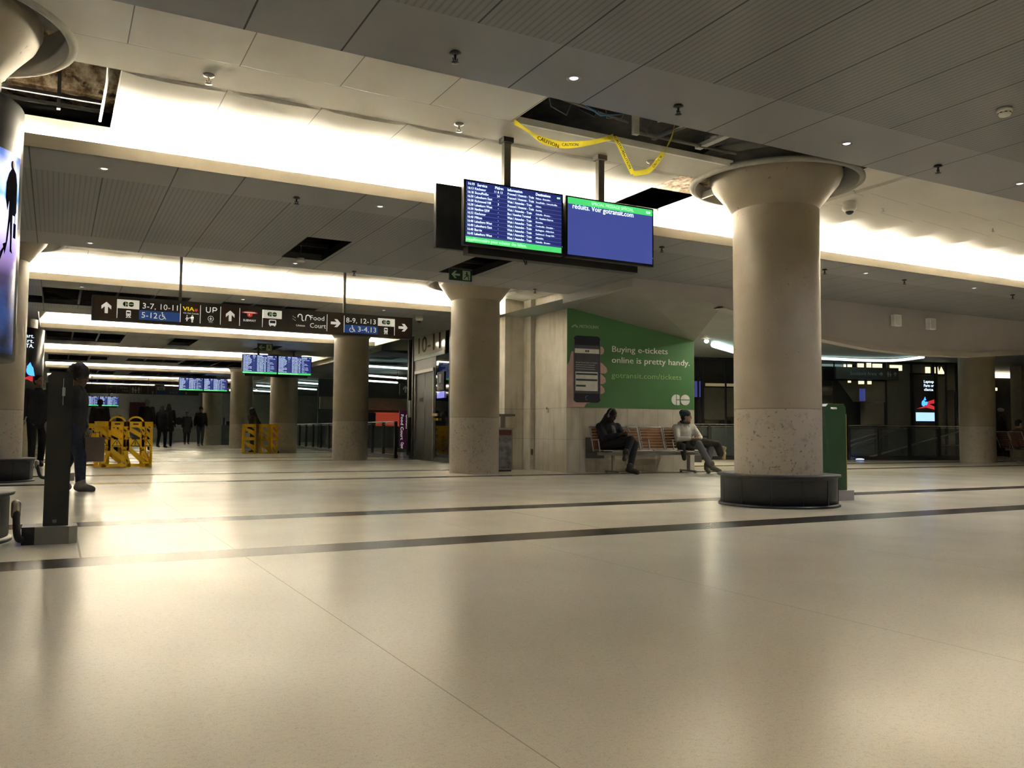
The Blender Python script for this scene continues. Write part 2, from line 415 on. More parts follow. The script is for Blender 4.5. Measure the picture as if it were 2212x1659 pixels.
HS = {0: [(2.74, 3.32, 10.65, 12.08), (5.12, 5.72, 10.70, 12.02)],
      1: [(-.28, 1.55, 16.75, 18.9), (1.55, 2.16, 16.75, 17.8), (2.77, 4.6, 16.9, 17.9), (-1.6, -.28, 17.9, 18.9)],
      2: [(-.28, 1.55, 24.2, 26.6), (2.77, 3.38, 24.4, 26.4), (5.2, 5.8, 25.0, 26.6)],
      3: [(-.28, .94, 31.8, 34.2), (1.0, 1.55, 31.8, 33.4), (2.16, 3.9, 32.2, 33.4), (4.0, 6.4, 31.8, 34.4)],
      4: [(-.28, 2.2, 39.4, 41.8), (2.8, 5.8, 39.2, 41.6)], 5: [(0, 6, 46.8, 49)]}
for k in range(-2, 7):
    a = FAR0+PERIOD*k; b = NEAR0+PERIOD*(k+1)
    if k == 0:
        sheet(soff, -9, 7.96, a, b, ZS, HS[0]); sheet(soff, 7.96, 46, a, 10.90, ZS)
    elif k == 6: sheet(soff, -9, 11, a, 58, ZS)
    else: sheet(soff, -9, 46 if k < 0 else 8.3, a, b, ZS, HS.get(k, ()))
    if k >= 2: sheet(soff, -9, -.40, NEAR0+PERIOD*k, FAR0+PERIOD*k, ZS)
struct('ceiling.001', soff, msoff)
# seam lips round the missing ceiling tiles
lip = MB()
for k, hs in HS.items():
    for a, b, c0, d0 in hs:
        for q in ((a, b, c0-.012, c0), (a, b, d0, d0+.012), (a-.012, a, c0, d0), (b, b+.012, c0, d0)):
            lip.box(*q, ZS+.001, ZS+.09)
        x = a+.61
        while x < b-.2 and k > 0: lip.box(x-.02, x+.02, c0, d0, ZS+.02, ZS+.05); x += .61
        if k == 0: lip.box(a, b, c0+.28, c0+.32, ZS+.12, ZS+.16); lip.box(a, b, d0-.35, d0-.31, ZS+.12, ZS+.16)
struct('trim_4', lip, dk_m)
lp = MB()
lp.box(3.51, 6.10, 6.60, 6.63, ZR-.005, ZR+.055); lp.box(3.50, 3.51, 5.29, 6.60, ZR, ZR+.012)
lp.box(5.85, 6.57, 8.46, 8.49, ZR-.01, ZR+.03); lp.box(6.57, 6.60, 7.45, 8.49, ZR-.03, ZR+.04)
lp.box(-2.6, .36, 8.58, 8.63, ZR-.07, ZR+.01); lp.box(.36, .372, 7.12, 8.60, ZR-.002, ZR+.012)
struct('trim_5', lp, mat('bright_white_edge', (.85, .83, .78), .5))
# deck above the ceiling voids
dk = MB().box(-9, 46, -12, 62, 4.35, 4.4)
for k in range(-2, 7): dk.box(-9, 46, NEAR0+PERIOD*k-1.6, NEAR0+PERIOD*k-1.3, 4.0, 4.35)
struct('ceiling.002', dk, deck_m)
# ceiling of the adjoining concourse
sheet_m = MB(); sheet(sheet_m, 8.3, 46, 15.9, 62, 3.16, [(8.3, 11.0, 15.9, 23.8)]); sheet(sheet_m, 8.0, 11.0, 15.9, 23.8, 3.9); sheet_m.box(10.99, 11.01, 15.9, 23.8, 3.155, 3.9).box(8.3, 11.0, 23.79, 23.81, 3.155, 3.9); sheet(sheet_m, 7.98, 46, 10.94, 15.9, 3.16); struct('ceiling.003', sheet_m, adj_m)
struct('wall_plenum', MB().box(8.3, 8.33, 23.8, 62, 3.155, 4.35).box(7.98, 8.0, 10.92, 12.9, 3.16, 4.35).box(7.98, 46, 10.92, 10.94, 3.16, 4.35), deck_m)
# folded bulkhead over the poster wall and along the adjoining concourse
A2 = Vector((8.654, 13.973)); E2 = Vector((.9933, -.1157)); N2 = Vector((-.1157, -.9933))
def wp(s, d, z): q = A2+E2*s+N2*d; return Vector((q.x, q.y, z))
fas = MB(); pts = [(7.96, 3.07), (8.71, 3.04), (9.81, 2.90), (10.6, 2.78), (11.3, 2.66), (12.1, 2.55), (13.4, 2.46), (15, 2.42), (16.5, 2.46), (18, 2.58), (20, 2.72), (24, 2.86), (46, 3.0)]
vs = []; fs = []
for x, z in pts: vs += [(x, 10.90, 3.209), (x, 10.90, z)]
for i in range(len(pts)-1): fs.append((2*i, 2*i+1, 2*i+3, 2*i+2))
fas.add(vs, fs, False)
vs = []; fs = []
for x, z in pts[2:]: t = min(.10, .03+.02*(x-9.8)); vs += [(x, 10.88, z), (x, 10.88, z-t), (x, 11.1, z-t), (x, 11.1, 3.16)]
n = len(pts)-2
for i in range(n-1):
    for j in range(3): fs.append((4*i+j, 4*i+j+1, 4*i+5+j, 4*i+4+j))
struct('trim_6', MB().add(vs, fs, False), mat('pale_bulkhead_edge', (.40, .36, .31), .55, var=.04))
L_ = Vector((7.92, 12.93, 3.06)); Ap = Vector((7.96, 10.90, 3.07)); Q1 = wp(-.0, .0, 3.19); Q2 = wp(2.875, 0, 2.657); Rr = Vector((9.81, 10.90, 2.90)); A3 = Vector((8.71, 10.90, 3.04))
fas.add([Ap, L_, Vector((7.92, 12.93, 3.209)), Vector((7.96, 10.90, 3.209))], [(0, 1, 2, 3)])
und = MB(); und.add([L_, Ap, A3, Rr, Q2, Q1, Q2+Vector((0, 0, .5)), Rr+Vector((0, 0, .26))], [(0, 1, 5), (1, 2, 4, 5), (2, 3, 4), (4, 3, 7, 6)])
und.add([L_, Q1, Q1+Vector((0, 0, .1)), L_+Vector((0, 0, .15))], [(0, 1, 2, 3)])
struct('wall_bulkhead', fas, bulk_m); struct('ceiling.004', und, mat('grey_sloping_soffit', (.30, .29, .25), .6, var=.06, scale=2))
# poster wall, its return and the pilaster beside the lift
pw = MB(); pw.prism([tuple(wp(0, 0, 0).xy), tuple(wp(2.875, 0, 0).xy), tuple(wp(2.875, -1.9, 0).xy), (8.72, 15.75), ], 0, 3.6)
struct('wall_poster', pw, mtile)
struct('wall_pilaster', MB().box(8.16, 8.60, 15.60, 16.3, 0, 3.6).box(8.60, 8.80, 15.3, 15.76, 0, 3.6), mtile)
# side of the far coves beyond the second column: lit cream edge of the adjoining soffit
struct('trim_7', MB().box(8.26, 8.30, 23.5, 58, 3.10, 3.28), band_m)
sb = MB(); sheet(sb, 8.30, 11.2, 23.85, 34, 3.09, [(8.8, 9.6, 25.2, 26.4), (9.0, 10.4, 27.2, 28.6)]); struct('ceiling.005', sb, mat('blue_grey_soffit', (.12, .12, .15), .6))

# strip lamps in the coves
for k in range(-2, 7):
    f0 = FAR0+PERIOD*k
    segs = [(-8.9, -1.2), (-1.0, 6.7), (7.1, 14.5), (14.9, 22.3), (22.7, 30), (30.4, 45)] if k <= 0 else ([(-8.9, -1.2), (-1.0, 4.0), (4.2, 8.4)] if k == 1 else [(-.3, 3.9), (4.1, 7.9)])
    for a, b in segs:
        t = thing('cove_light', 'warm white strip lamp hidden behind the cream edge of a ceiling cove', 'light', (a, f0+.30, ZS+.03), 0, 'strip lamps in the ceiling coves')
        MB().box(0, b-a, -.03, .03, 0, .02).build('housing', grey_m, t)
        MB().box(.02, b-a-.02, -.022, .022, .02, .034).build('lamp_tube', strip_e, t)

# ------------------------------------------------------------------ columns
def column(x, y, label, drum, group=None, rad=.46, ring=True):
    t = thing('column', label, 'column', (x, y, 0), 0, group)
    z0 = .33 if drum else 0
    MB().lathe([(rad, z0), (rad, 3.2)], n=64, cap=False).build('shaft', mcol, t)
    MB().lathe([(rad, 3.2), (rad+.006, 3.215), (rad+.03, 3.25), (rad+.12, 3.37), (rad+.21, 3.48), (rad+.245, 3.56), (rad+.245, 3.62), (rad-.05, 3.62)], n=64, cap=False).build('capital', mcol, t)
    if drum:
        d = MB().lathe([(.455, 0), (.61, 0), (.61, .285)], n=72, cap=False).build('base_drum', drum_m, t)
        MB().lathe([(.45, .335), (.64, .335), (.645, .325), (.64, .31), (.61, .31), (.61, .285)], n=72, cap=False).build('drum_lid', mat('dark_lid', (.028, .028, .03), .5), d)
        MB().lathe([(.60, 0), (.635, 0), (.635, .018), (.61, .03)], n=72, cap=False).build('skirting', black_m, d)
        sm = MB()
        for i in range(12):
            a = R(30*i+8); M_ = Matrix.Rotation(a, 4, 'Z'); sm.box(.607, .614, -.006, .006, .03, .285, M_)
        sm.build('panel_seams', black_m, d)
    if ring:
        o = MB().lathe([(.868, 3.78), (.868, 3.505), (.875, 3.498), (.90, 3.498), (.93, 3.51), (.93, 3.55), (.885, 3.56), (.885, 3.78)], x, y, n=72, cap=False)
        return t, o
    return t, None
rings = MB()
names = ['nearest beige round column with pitted lower half standing in a charcoal drum', 'beige round column behind the grey recycling bin', 'beige round column under the right end of the overhead sign',
         'beige round column between the two yellow barriers and the railing, fourth along the right row', 'beige column half hidden behind the far yellow barrier', 'farthest beige column of the right row, beside the far walkers']
for (x, y), nm, dr in zip(COLS_R, names, (1, 0, 0, 0, 0, 0)):
    t, o = column(x, y, nm, dr)
    rings.add(o.v, o.f, True)
nl = ['left edge column wrapped by the curved video screen, charcoal drum at its foot', 'left row column behind the curved screen, in a charcoal drum', 'left row column wearing the dark car advertisement', 'fourth column of the left row, hidden beyond the advertisement', 'fifth column of the left row, far down the hall']
for (x, y), nm, dr in zip(COLS_L[:3], nl, (1, 1, 0)):
    t, o = column(x, y, nm, dr); rings.add(o.v, o.f, True)
struct('trim_8', rings, mat('pale_column_ring', (.34, .32, .28), .7, var=.05))
column(23.35, 15.35, 'grey shaded column beyond the hall at the right, near the brown seats', 0, rad=.47, ring=False)
# ------------------------------------------------------------------ ceiling fittings
def downlight(x, y):
    t = thing('downlight', 'small round recessed downlight in the grey metal ceiling', 'light', (x, y, ZS), 0, 'recessed downlights in the grey ceiling')
    MB().lathe([(.055, -.004), (.04, -.006), (.036, .03), (.05, .03)], n=20, cap=False).build('trim_ring', steel_m, t)
    MB().ell((0, 0, .004), (.033, .033, .012)).build('lens', led_e, t)
    ld = bpy.data.lights.new('light', 'SPOT'); ld.energy = 30 if x < 8 else 110; ld.color = (.90, .95, 1.0); ld.spot_size = R(150); ld.spot_blend = .6; ld.shadow_soft_size = .03
    o = bpy.data.objects.new('light', ld); COL.objects.link(o); o.parent = t; o.location = (0, 0, -.02)
for x, y in [(.33, 4.91), (3.09, 4.91), (5.81, 4.92), (8.2, 4.9), (.33, 8.80), (3.05, 8.80), (8.16, 8.80), (10.78, 8.81), (13.4, 8.81), (.33, 12.45), (3.03, 12.45), (.33, 16.40), (3.03, 16.40), (5.8, 16.40)]: downlight(x, y)
def sprinkler(x, y, z, big):
    lab = 'chrome pendant sprinkler with a round cup under the pale recess' if big else 'small pendant sprinkler head under the grey metal ceiling'
    t = thing('sprinkler', lab, 'sprinkler', (x, y, z), 0, 'sprinklers under the recess' if big else 'sprinklers under the grey ceiling')
    m_ = steel_m if big else dk_m
    MB().lathe([(.045 if big else .03, 0), (.04, -.012), (.014, -.02)], n=20).build('escutcheon', m_, t)
    b = MB().cap((0, 0, -.005), (0, 0, -.05), .010, .008).cap((-.016, 0, -.045), (-.010, 0, -.07), .004, .004).cap((.016, 0, -.045), (.010, 0, -.07), .004, .004)
    b.lathe([(.002, -.078), (.026, -.075), (.026, -.071), (.002, -.070)], n=16, cap=False); b.build('deflector', m_, t)
for x, y in [(2.20, 4.93), (4.03, 4.94), (7.0, 4.92), (2.16, 8.88), (6.96, 8.88), (10.0, 8.90), (11.75, 8.88), (3.97, 12.60), (7.16, 12.6), (14.6, 8.9)]: sprinkler(x, y, ZS, 0)
for x, y in [(.97, 6.88), (3.12, 6.89), (5.27, 6.90), (8.73, 6.88), (10.89, 6.88)]: sprinkler(x, y, ZR, 1)
t = thing('smoke_detector', 'white round smoke detector on the slotted ceiling at upper right', 'smoke detector', (6.21, 3.81, ZS))
MB().lathe([(.055, 0), (.055, -.02), (.048, -.03)], n=28).build('base', white_m, t)
MB().lathe([(.042, -.03), (.045, -.038), (.036, -.055), (.001, -.058)], n=28, cap=False).build('sensor_head', white_m, t)
sl = MB()
for i in range(8): sl.box(.038, .046, -.008, .008, -.036, -.030, Matrix.Rotation(R(45*i), 4, 'Z'))
sl.build('vent_slots', black_m, t)
t = thing('smoke_detector', 'white drum shaped detector hanging in the open ceiling tile', 'smoke detector', (2.98, 11.95, 3.14))
MB().lathe([(.055, 0), (.06, .01), (.06, .045), (.05, .055)], n=28).build('base', white_m, t); MB().cap((0, 0, .05), (0, 0, 1.21), .006, .006).build('drop_wire', dk_m, t)
def dome(x, y, z, lab):
    t = thing('dome_camera', lab, 'camera', (x, y, z))
    MB().lathe([(.075, 0), (.075, -.05), (.082, -.055), (.082, -.09), (.055, -.12)], n=32).build('housing', white_m, t)
    MB().ell((0, 0, -.112), (.052, .052, .045)).build('dome', black_m, t)
dome(8.26, 6.97, ZR, 'white dome security camera hanging right of the nearest column')
dome(6.71, 16.75, ZS, 'white dome security camera behind the end of the overhead sign')

# things in the open ceiling voids
MB().tube([(.29, 7.25, 3.98), (.30, 8.0, 3.75), (.27, 8.50, 3.56)], .012).build('conduit', white_m); tag(bpy.data.objects['conduit'], 'white conduit crossing the open ceiling tile at upper left', 'pipe')
tag(MB().box(-2.6, .5, 8.62, 9.3, 3.84, 4.35).build('concrete_beam', mold), 'old scarred brown concrete beam seen through the upper left ceiling hole', 'beam')
o = MB().tube([(-2.2, 8.2, 3.66), (-.9, 8.2, 3.66), (-.55, 8.25, 3.70), (-.45, 8.4, 3.95)], .014).tube([(-2.2, 8.26, 3.67), (-.85, 8.26, 3.67), (-.48, 8.31, 3.72), (-.40, 8.45, 3.95)], .014).build('cable_pair', white_m)
tag(o, 'pair of pale bent cables beside the ringed column top at upper left', 'cable')
tag(MB().tube([(-2.0, 8.9, 3.73), (.5, 8.9, 3.73)], .05, 14).build('black_duct', mat('black_pipe', (.02, .02, .02), .35)), 'black pipe behind the upper left ceiling hole', 'pipe')
t = thing('cable_tray', 'black hanger frame and clamps in the upper left ceiling hole', 'cable tray', (-.2, 8.35, 3.62))
MB().box(-1.2, .5, 0, .03, .05, .08).box(-1.2, .5, .25, .28, .05, .08).build('rail', dk_m, t); MB().box(.12, .15, .1, .16, -.02, .6).box(-.5, -.46, .1, .14, .05, .6).build('hanger', dk_m, t)
# right void
bl = mat('blue_data_cable', (.05, .22, .5), .5)
for i, (p, lb) in enumerate((([(3.6, 6.2, 3.62), (3.8, 6.25, 3.9), (4.0, 6.3, 3.72), (4.25, 6.3, 3.62), (4.5, 6.3, 3.68), (4.6, 6.3, 4.0)], 'blue cable looping down inside the taped ceiling opening'),
                             ([(3.55, 6.1, 3.63), (3.62, 6.3, 3.85), (3.6, 6.5, 4.2)], 'short blue cable at the left corner of the taped ceiling opening'))):
    tag(MB().tube(p, .008).build('data_cable', bl), lb, 'cable')
tag(MB().tube([(4.2+.2*math.cos(R(a)), 6.3, 3.95+.15*math.sin(R(a))) for a in range(0, 361, 24)], .009).build('cable_coil', black_m), 'black coiled cable inside the taped ceiling opening', 'cable')
tag(MB().tube([(4.75, 6.2, 3.9), (4.9, 6.3, 3.68), (5.2, 6.25, 3.78), (5.4, 6.3, 3.98)], .012).build('flexible_conduit', steel_m), 'grey flexible conduit sagging inside the taped ceiling opening', 'cable')
tag(MB().box(4.66, 4.72, 6.35, 6.39, 3.54, 4.35).build('hanger_strut', white_m), 'pale vertical hanger strut above the right screen post', 'strut')
tag(MB().box(5.05, 5.09, 5.35, 6.6, 3.62, 3.66).build('channel_strut', steel_m), 'grey channel strut crossing the middle of the taped opening', 'strut')
tag(MB().box(5.55, 5.62, 5.35, 6.55, 3.60, 3.64).build('lamp_channel', white_m), 'white channel near the right end of the taped opening', 'strut')
tag(MB().tube([(5.3, 6.1, 3.66), (5.3, 6.1, 3.95)], .025, 12).build('drop_pipe', dk_m), 'dark vertical pipe in the taped ceiling opening', 'pipe')
tag(MB().tube([(3.6, 6.45, 3.95), (7.3, 6.45, 3.95)], .03, 12).build('crossing_pipe', dk_m), 'long dark pipe running behind the taped ceiling opening', 'pipe')
tag(MB().cap((3.60, 6.1, 3.62), (3.66, 6.15, 3.75), .03, .02).build('firestop_foam', mat('orange_foam', (.7, .12, .03), .8)), 'orange sealing foam in the left corner of the taped opening', 'foam')
for i, (x, lb) in enumerate(((5.55, 'crumpled foil insulation left of the nearest column top'), (5.3, 'crumpled foil scrap in the middle of the taped opening'))):
    tag(MB().ell((x, 6.25-.2*i, 3.63), (.06, .05, .02), n=7, m=5).build('foil_scrap', steel_m), lb, 'foil')
o = MB().lathe([(1.02, 3.62), (1.02, 3.70)], 6.95, 6.86, n=60, cap=False, a0=R(180), a1=R(285)).lathe([(1.20, 3.66), (1.20, 3.80)], 6.95, 6.86, n=60, cap=False, a0=R(190), a1=R(275)).box(5.9, 7.3, 5.0, 5.6, 3.82, 3.84).build('curved_bracket', MATS['pale_column_ring'])
tag(o, 'pale curved support rings above the nearest column top', 'bracket')
tag(MB().box(5.85, 6.7, 7.15, 8.0, 3.66, 3.69).build('ceiling_debris_board', mold), 'brown weathered board in the ceiling hole left of the nearest column', 'board')

for i, (a_, b_, r_, lb) in enumerate((((3.6, 6.3, 3.72), (4.7, 6.5, 3.70), .012, 'thin grey pipe at the back left of the taped opening'), ((4.75, 6.5, 3.62), (6.0, 6.45, 3.60), .018, 'grey pipe along the back right of the taped opening'), ((5.0, 6.45, 3.60), (5.4, 5.5, 3.72), .02, 'slanting grey pipe in the taped opening'))):
    tag(MB().tube([a_, b_], r_).build('thin_pipe', mat('dull_pipe_grey', (.22, .20, .17), .5)), lb, 'pipe')
for i in range(4):
    tag(MB().tube([(3.75+.32*i, 6.45, 3.95), (3.8+.3*i, 6.42, 3.66+.03*(i % 2)), (3.95+.3*i, 6.4, 3.60+.04*(i % 3)), (4.1+.3*i, 6.45, 3.9)], .006).build('loose_cable', black_m if i % 2 else mat('grey_cable', (.2, .2, .19))), 'thin cable dangling inside the taped ceiling opening', 'cable', 'loose cables in the taped ceiling opening')
# caution tape
def ribbon(mb, pts, wd, tw):
    vs = []
    for (p, t_) in zip(pts, tw): p = Vector(p); q = Vector((0, math.sin(t_), math.cos(t_)))*wd/2; vs += [p-q, p+q]
    mb.add(vs, [(2*i, 2*i+2, 2*i+3, 2*i+1) for i in range(len(pts)-1)])
tape_m = mat('yellow_tape', (.80, .68, .05), .35, var=.06)
_nt = tape_m.node_tree; _tr = _nt.nodes.new('ShaderNodeBsdfTranslucent'); _tr.inputs[0].default_value = (.95, .80, .06, 1); _mx = _nt.nodes.new('ShaderNodeMixShader'); _mx.inputs[0].default_value = .5
_out = _nt.nodes['Material Output']; _nt.links.new(_nt.nodes['Principled BSDF'].outputs[0], _mx.inputs[1]); _nt.links.new(_tr.outputs[0], _mx.inputs[2]); _nt.links.new(_mx.outputs[0], _out.inputs[0])
def smooth(pts, n=6):
    out = []
    for i in range(len(pts)-1):
        p0 = Vector(pts[max(i-1, 0)]); p1 = Vector(pts[i]); p2 = Vector(pts[i+1]); p3 = Vector(pts[min(i+2, len(pts)-1)])
        for k in range(n):
            t = k/n; out.append(.5*((2*p1)+(p2-p0)*t+(2*p0-5*p1+4*p2-p3)*t*t+(3*p1-p0-3*p2+p3)*t**3))
    out.append(Vector(pts[-1])); return out
YT = 6.58
def tp(x, z, y=YT): k = y/5.6; return (x*k, y, .76+(z-.76)*k)
tape = thing('caution_tape', 'yellow caution tape drooping from the open ceiling beside the screens', 'tape')
a = smooth([tp(2.99, 3.112), tp(3.10, 3.065), tp(3.213, 3.015), tp(3.35, 3.0), tp(3.485, 3.012), tp(3.70, 3.07), tp(3.903, 3.150)])
mb = MB(); ribbon(mb, a, .062, [.6*math.sin(i*.25) for i in range(len(a))])
b2 = [Vector(tp(3.915, 3.15)), Vector(tp(3.96, 3.09)), Vector(tp(4.02, 2.99)), Vector(tp(4.095, 2.875))]
def ribx(mb, pts, wd):
    vs = []
    for i, p in enumerate(pts):
        d = (pts[min(i+1, len(pts)-1)]-pts[max(0, i-1)]).normalized(); s_ = Vector((d.z, 0, -d.x))*wd/2; vs += [p-s_, p+s_]
    mb.add(vs, [(2*i, 2*i+2, 2*i+3, 2*i+1) for i in range(len(pts)-1)])
b2 = smooth(b2, 4); ribx(mb, b2, .055)
c2 = smooth([tp(4.095, 2.878), tp(4.17, 2.895), tp(4.27, 2.935), tp(4.37, 3.05), tp(4.44, 3.15), Vector(tp(4.50, 3.26, 6.2)), Vector(tp(4.53, 3.38, 5.9))], 4); ribx(mb, [Vector(p) for p in c2], .05)
mb.build('ribbon', tape_m, tape)
tx = MB()
def ontape(pts, i0, s, size):
    p = Vector(pts[i0]); q = Vector(pts[min(i0+4, len(pts)-1)]); d = (q-p).normalized(); P_ = Panel(p+Vector((0, -.004, 0)), d, Vector((-d.z, 0, d.x)) if d.x > .3 or True else (0, 0, 1), .002)
    P_.text(tx, s, 0, -size/2, size, bold=.03)
ontape(a, 11, 'CAUTION', .036); ontape(a, 21, 'CAUTION', .028); ontape(b2, 0, 'CAUTION', .028); ontape(b2, 6, 'CAUTION', .028); ontape(c2, 9, 'CAUTION', .026)
tx.build('lettering', black_m, tape)
# ------------------------------------------------------------------ hanging departure screens
scr_bg = mat('blue_screen', (.01, .01, .03), .3, emit=(.022, .034, .20), es=.8, var=.02)
scr_bg2 = mat('lit_blue_screen', (.01, .01, .03), .3, emit=(.055, .075, .30), es=1.0, var=.02)
scr_ln = mat('screen_row_line', (.1, .1, .3), .3, emit=(.16, .2, .5), es=1.)
scr_tx = mat('screen_text', (.8, .9, 1), .3, emit=(.72, .86, 1), es=1.6)
scr_gr = mat('screen_green', (.05, .5, .15), .3, emit=(.07, .62, .16), es=1.1)
scr_gt = mat('screen_green_text', (.6, .9, .6), .3, emit=(.5, .95, .6), es=1.2)
ROWS = [('16:13', 'Kitchener', '11 & 12', 'Proceed / Avancez - Train', 'Malton - Bramalea -'), ('16:18', 'Stouffville', '24', 'Proceed / Avancez - Train', 'Stouffville - Lincolnville.'),
        ('16:30', 'Lakeshore East', '-', 'Wait / Attendez - Train', 'Oshawa.'), ('16:30', 'Richmond Hill', '3', 'Proceed / Avancez - Train', 'Gormley.'),
        ('16:30', 'Lakeshore West', '-', 'Wait / Attendez - Train', 'Oakville - Bronte -'), ('16:30', 'Hamilton QEW', '-', 'Bus / Autobus Terminal', '16 - Hamilton Express.'),
        ('16:32', 'Kitchener', '-', 'Wait / Attendez - Train', 'Bramalea.'), ('16:40', 'Milton', '-', 'Wait / Attendez - Train', 'Cooksville - Erindale -'),
        ('16:40', 'Lakeshore West', '-', 'Wait / Attendez - Train', 'Burlington - Aldershot.'), ('16:40', 'Lakeshore East', '-', 'Wait / Attendez - Train', 'Guildwood - Rouge Hill -'),
        ('16:40', 'Barrie', '-', 'Wait / Attendez - Train', 'Allandale.'), ('16:45', 'Lakeshore West', '-', 'Wait / Attendez - Train', 'Oakville - Bronte -')]
SW, SH = 1.045, .60
def screen_face(t, P, rows=True):
    b = MB(); P.rect(b, 0, 0, SW-.04, SH-.045, 1); t = b.build('display_panel', scr_bg if rows else scr_bg2, t)
    g = MB(); tx = MB(); gt = MB(); W, H_ = SW-.04, SH-.045
    if rows:
        P.rect(g, 0, 0, W, .052, 2); g.build('ticker_bar', scr_gr, t)
        P.text(gt, 'supplémentaire pour acheter des billets.', .005, .014, .030, w=.62, d=3, bold=.02); go_logo(P, gt, W-.035, H_-.03, .018, 3); gt.build('ticker_text', scr_gt, t)
        ln = MB(); y = H_-.033
        P.text(tx, '16:10', .015, y, .024, w=.068, d=3, bold=.02)
        for s, x, w_ in (('Service', .11, .10), ('Pltfrm', .29, .085), ('Information', .42, .155), ('Destinations', .72, .16)): P.text(tx, s, x, y-.004, .026, w=w_, d=3, bold=.03)
        for i, rw in enumerate(ROWS):
            y = H_-.072-i*.0375
            P.text(tx, rw[0], .012, y, .022, w=.062, d=3, bold=.02); P.text(tx, rw[1], .085, y, .022, w=.0127*len(rw[1]), d=3, bold=.02)
            P.text(tx, rw[2], .325, y, .020, d=3, bold=.02, cx=True); P.text(tx, rw[3], .42, y, .022, w=.0112*len(rw[3]), d=3, bold=.02); P.text(tx, rw[4], .72, y, .016, w=.0088*len(rw[4]), d=3, bold=.01)
            P.rect(ln, .0, y-.0085, W, y-.007, 2)
        ln.build('row_lines', scr_ln, t)
    else:
        P.rect(g, 0, H_-.062, W, H_, 2); g.build('title_bar', scr_gr, t)
        P.text(gt, 'SPECIAL MESSAGE SPÉCIAL', .27, H_-.045, .030, w=.50, d=3, bold=.02); go_logo(P, gt, W-.05, H_-.032, .028, 3); gt.build('title_text', scr_gt, t)
        P.text(tx, 'réduits. Voir gotransit.com', .05, H_-.104, .050, w=.72, d=1.6, bold=.02)
    tx.build('screen_text', scr_tx, t)
def screen_body(name, label, cat, loc, back=False, rows=True, group=None):
    t = thing(name, label, cat, loc, 0, group)
    MB().box(0, SW, 0, .055, 0, SH, bv=.006).box(.15, SW-.15, .055, .10, .1, SH-.1).build('casing', black_m, t)
    if not back:
        P = Panel((.02, -.0005, .028), (1, 0, 0), (0, 0, 1), .0012); screen_face(t, P, rows)
        led = MB().ell((SW-.012, -.002, .09), (.004, .003, .004)); led.build('status_led', scr_gr, t)
    return t
def screen_set(x, y, z, first, lab):
    if first:
        s1 = screen_body('departure_screen', 'departure screen listing trains from 16:10, left one above the hall centre', 'screen', (x, y, z))
        s2 = screen_body('message_screen', 'blue special message screen beside the near departure list, nearest the big column', 'screen', (x+1.075, y, z), rows=False)
        b1 = screen_body('rear_screen', 'black back of a screen poking out left behind the departure list', 'screen', (x-.16, y+.26, z+.005), True)
        b2 = screen_body('rear_screen', 'black casing behind the blue message screen, facing away', 'screen', (x+.92, y+.26, z+.005), True)
        for o_ in (b1, b2): pass
        scs = (s1, s2)
    else:
        scs = []
        for i in (0, 1):
            c_ = copy_tree(bpy.data.objects['departure_screen']); c_.location = (x+i*1.045, y, z); c_['label'] = lab[i]; c_['group'] = 'departure screens down the hall'; scs.append(c_)
    hang = thing('screen_hanger', lab[2], 'bracket', (x, y+.14, z))
    for i, xx in enumerate((.50, 1.56)):
        top = (ZR if first else ZS)
        MB().box(xx-.035, xx+.035, -.03, .03, .3, top-z-.0, bv=.004).build('post', mat('bronze_grey_post', (.15, .135, .115), .45, metal=.3), hang)
        MB().box(xx-.055, xx+.055, -.05, .05, top-z-.05, top-z-.0, bv=.004).build('post_collar', MATS['bronze_grey_post'], hang)
    MB().box(.1, 2.0, -.03, .08, -.05, .02).box(.1, 2.0, -.03, .03, .3, .36).build('crossbar', black_m, hang)
    MB().tube([(.66, -.05, -.04), (.68, -.06, -.10), (.70, -.05, -.095), (.70, -.04, -.06)], .006).build('cable_tail', black_m, hang)
screen_set(3.17, 6.88, 2.435, True, (0, 0, 'two grey posts and crossbar carrying the near screens'))
screen_set(4.86, 26.2, 2.44, False, ('left screen of the pair hung before the fourth column', 'right screen of the pair hung before the fourth column', 'posts and bar carrying the second pair of screens'))
screen_set(4.80, 40.5, 2.50, False, ('left screen of the small far pair beside the narrow columns', 'right screen of the small far pair beside the narrow columns', 'posts carrying the small far pair of screens'))
screen_set(1.20, 55.5, 2.10, False, ('left screen of the farthest pair behind the walkers', 'right screen of the farthest pair behind the walkers', 'posts carrying the farthest pair of screens'))

# ------------------------------------------------------------------ overhead direction sign
sg_dk = mat('sign_charcoal', (.048, .040, .035), .45); sg_br = mat('sign_brown', (.080, .046, .026), .45)
sg_wh = mat('sign_white_letter', (.9, .9, .85), .5, emit=(1, .95, .85), es=.42, var=.02); sg_pw = mat('sign_cream_plate', (.85, .85, .75), .5, emit=(1, .97, .82), es=.38, var=.02)
sg_bl = mat('sign_blue', (.02, .07, .26), .5, emit=(.02, .08, .3), es=.35); sg_gn = mat('logo_green', (.03, .18, .03), .5); sg_ye = mat('logo_yellow', (.9, .6, .02), .5, emit=(1, .65, .02), es=.4)
sg_rd = mat('logo_red', (.55, .05, .04), .5, emit=(.8, .08, .05), es=.35)
def arrow(P, mb, x, y, s, right=False):
    pts = [(-.13, -.5), (.13, -.5), (.13, .12), (.40, -.15), (.40, .17), (0, .52), (-.40, .17), (-.40, -.15), (-.13, .12)]
    if right: pts = [(b, -a) for a, b in pts]
    P.poly(mb, [(x+a*s, y+b*s) for a, b in pts], 3)
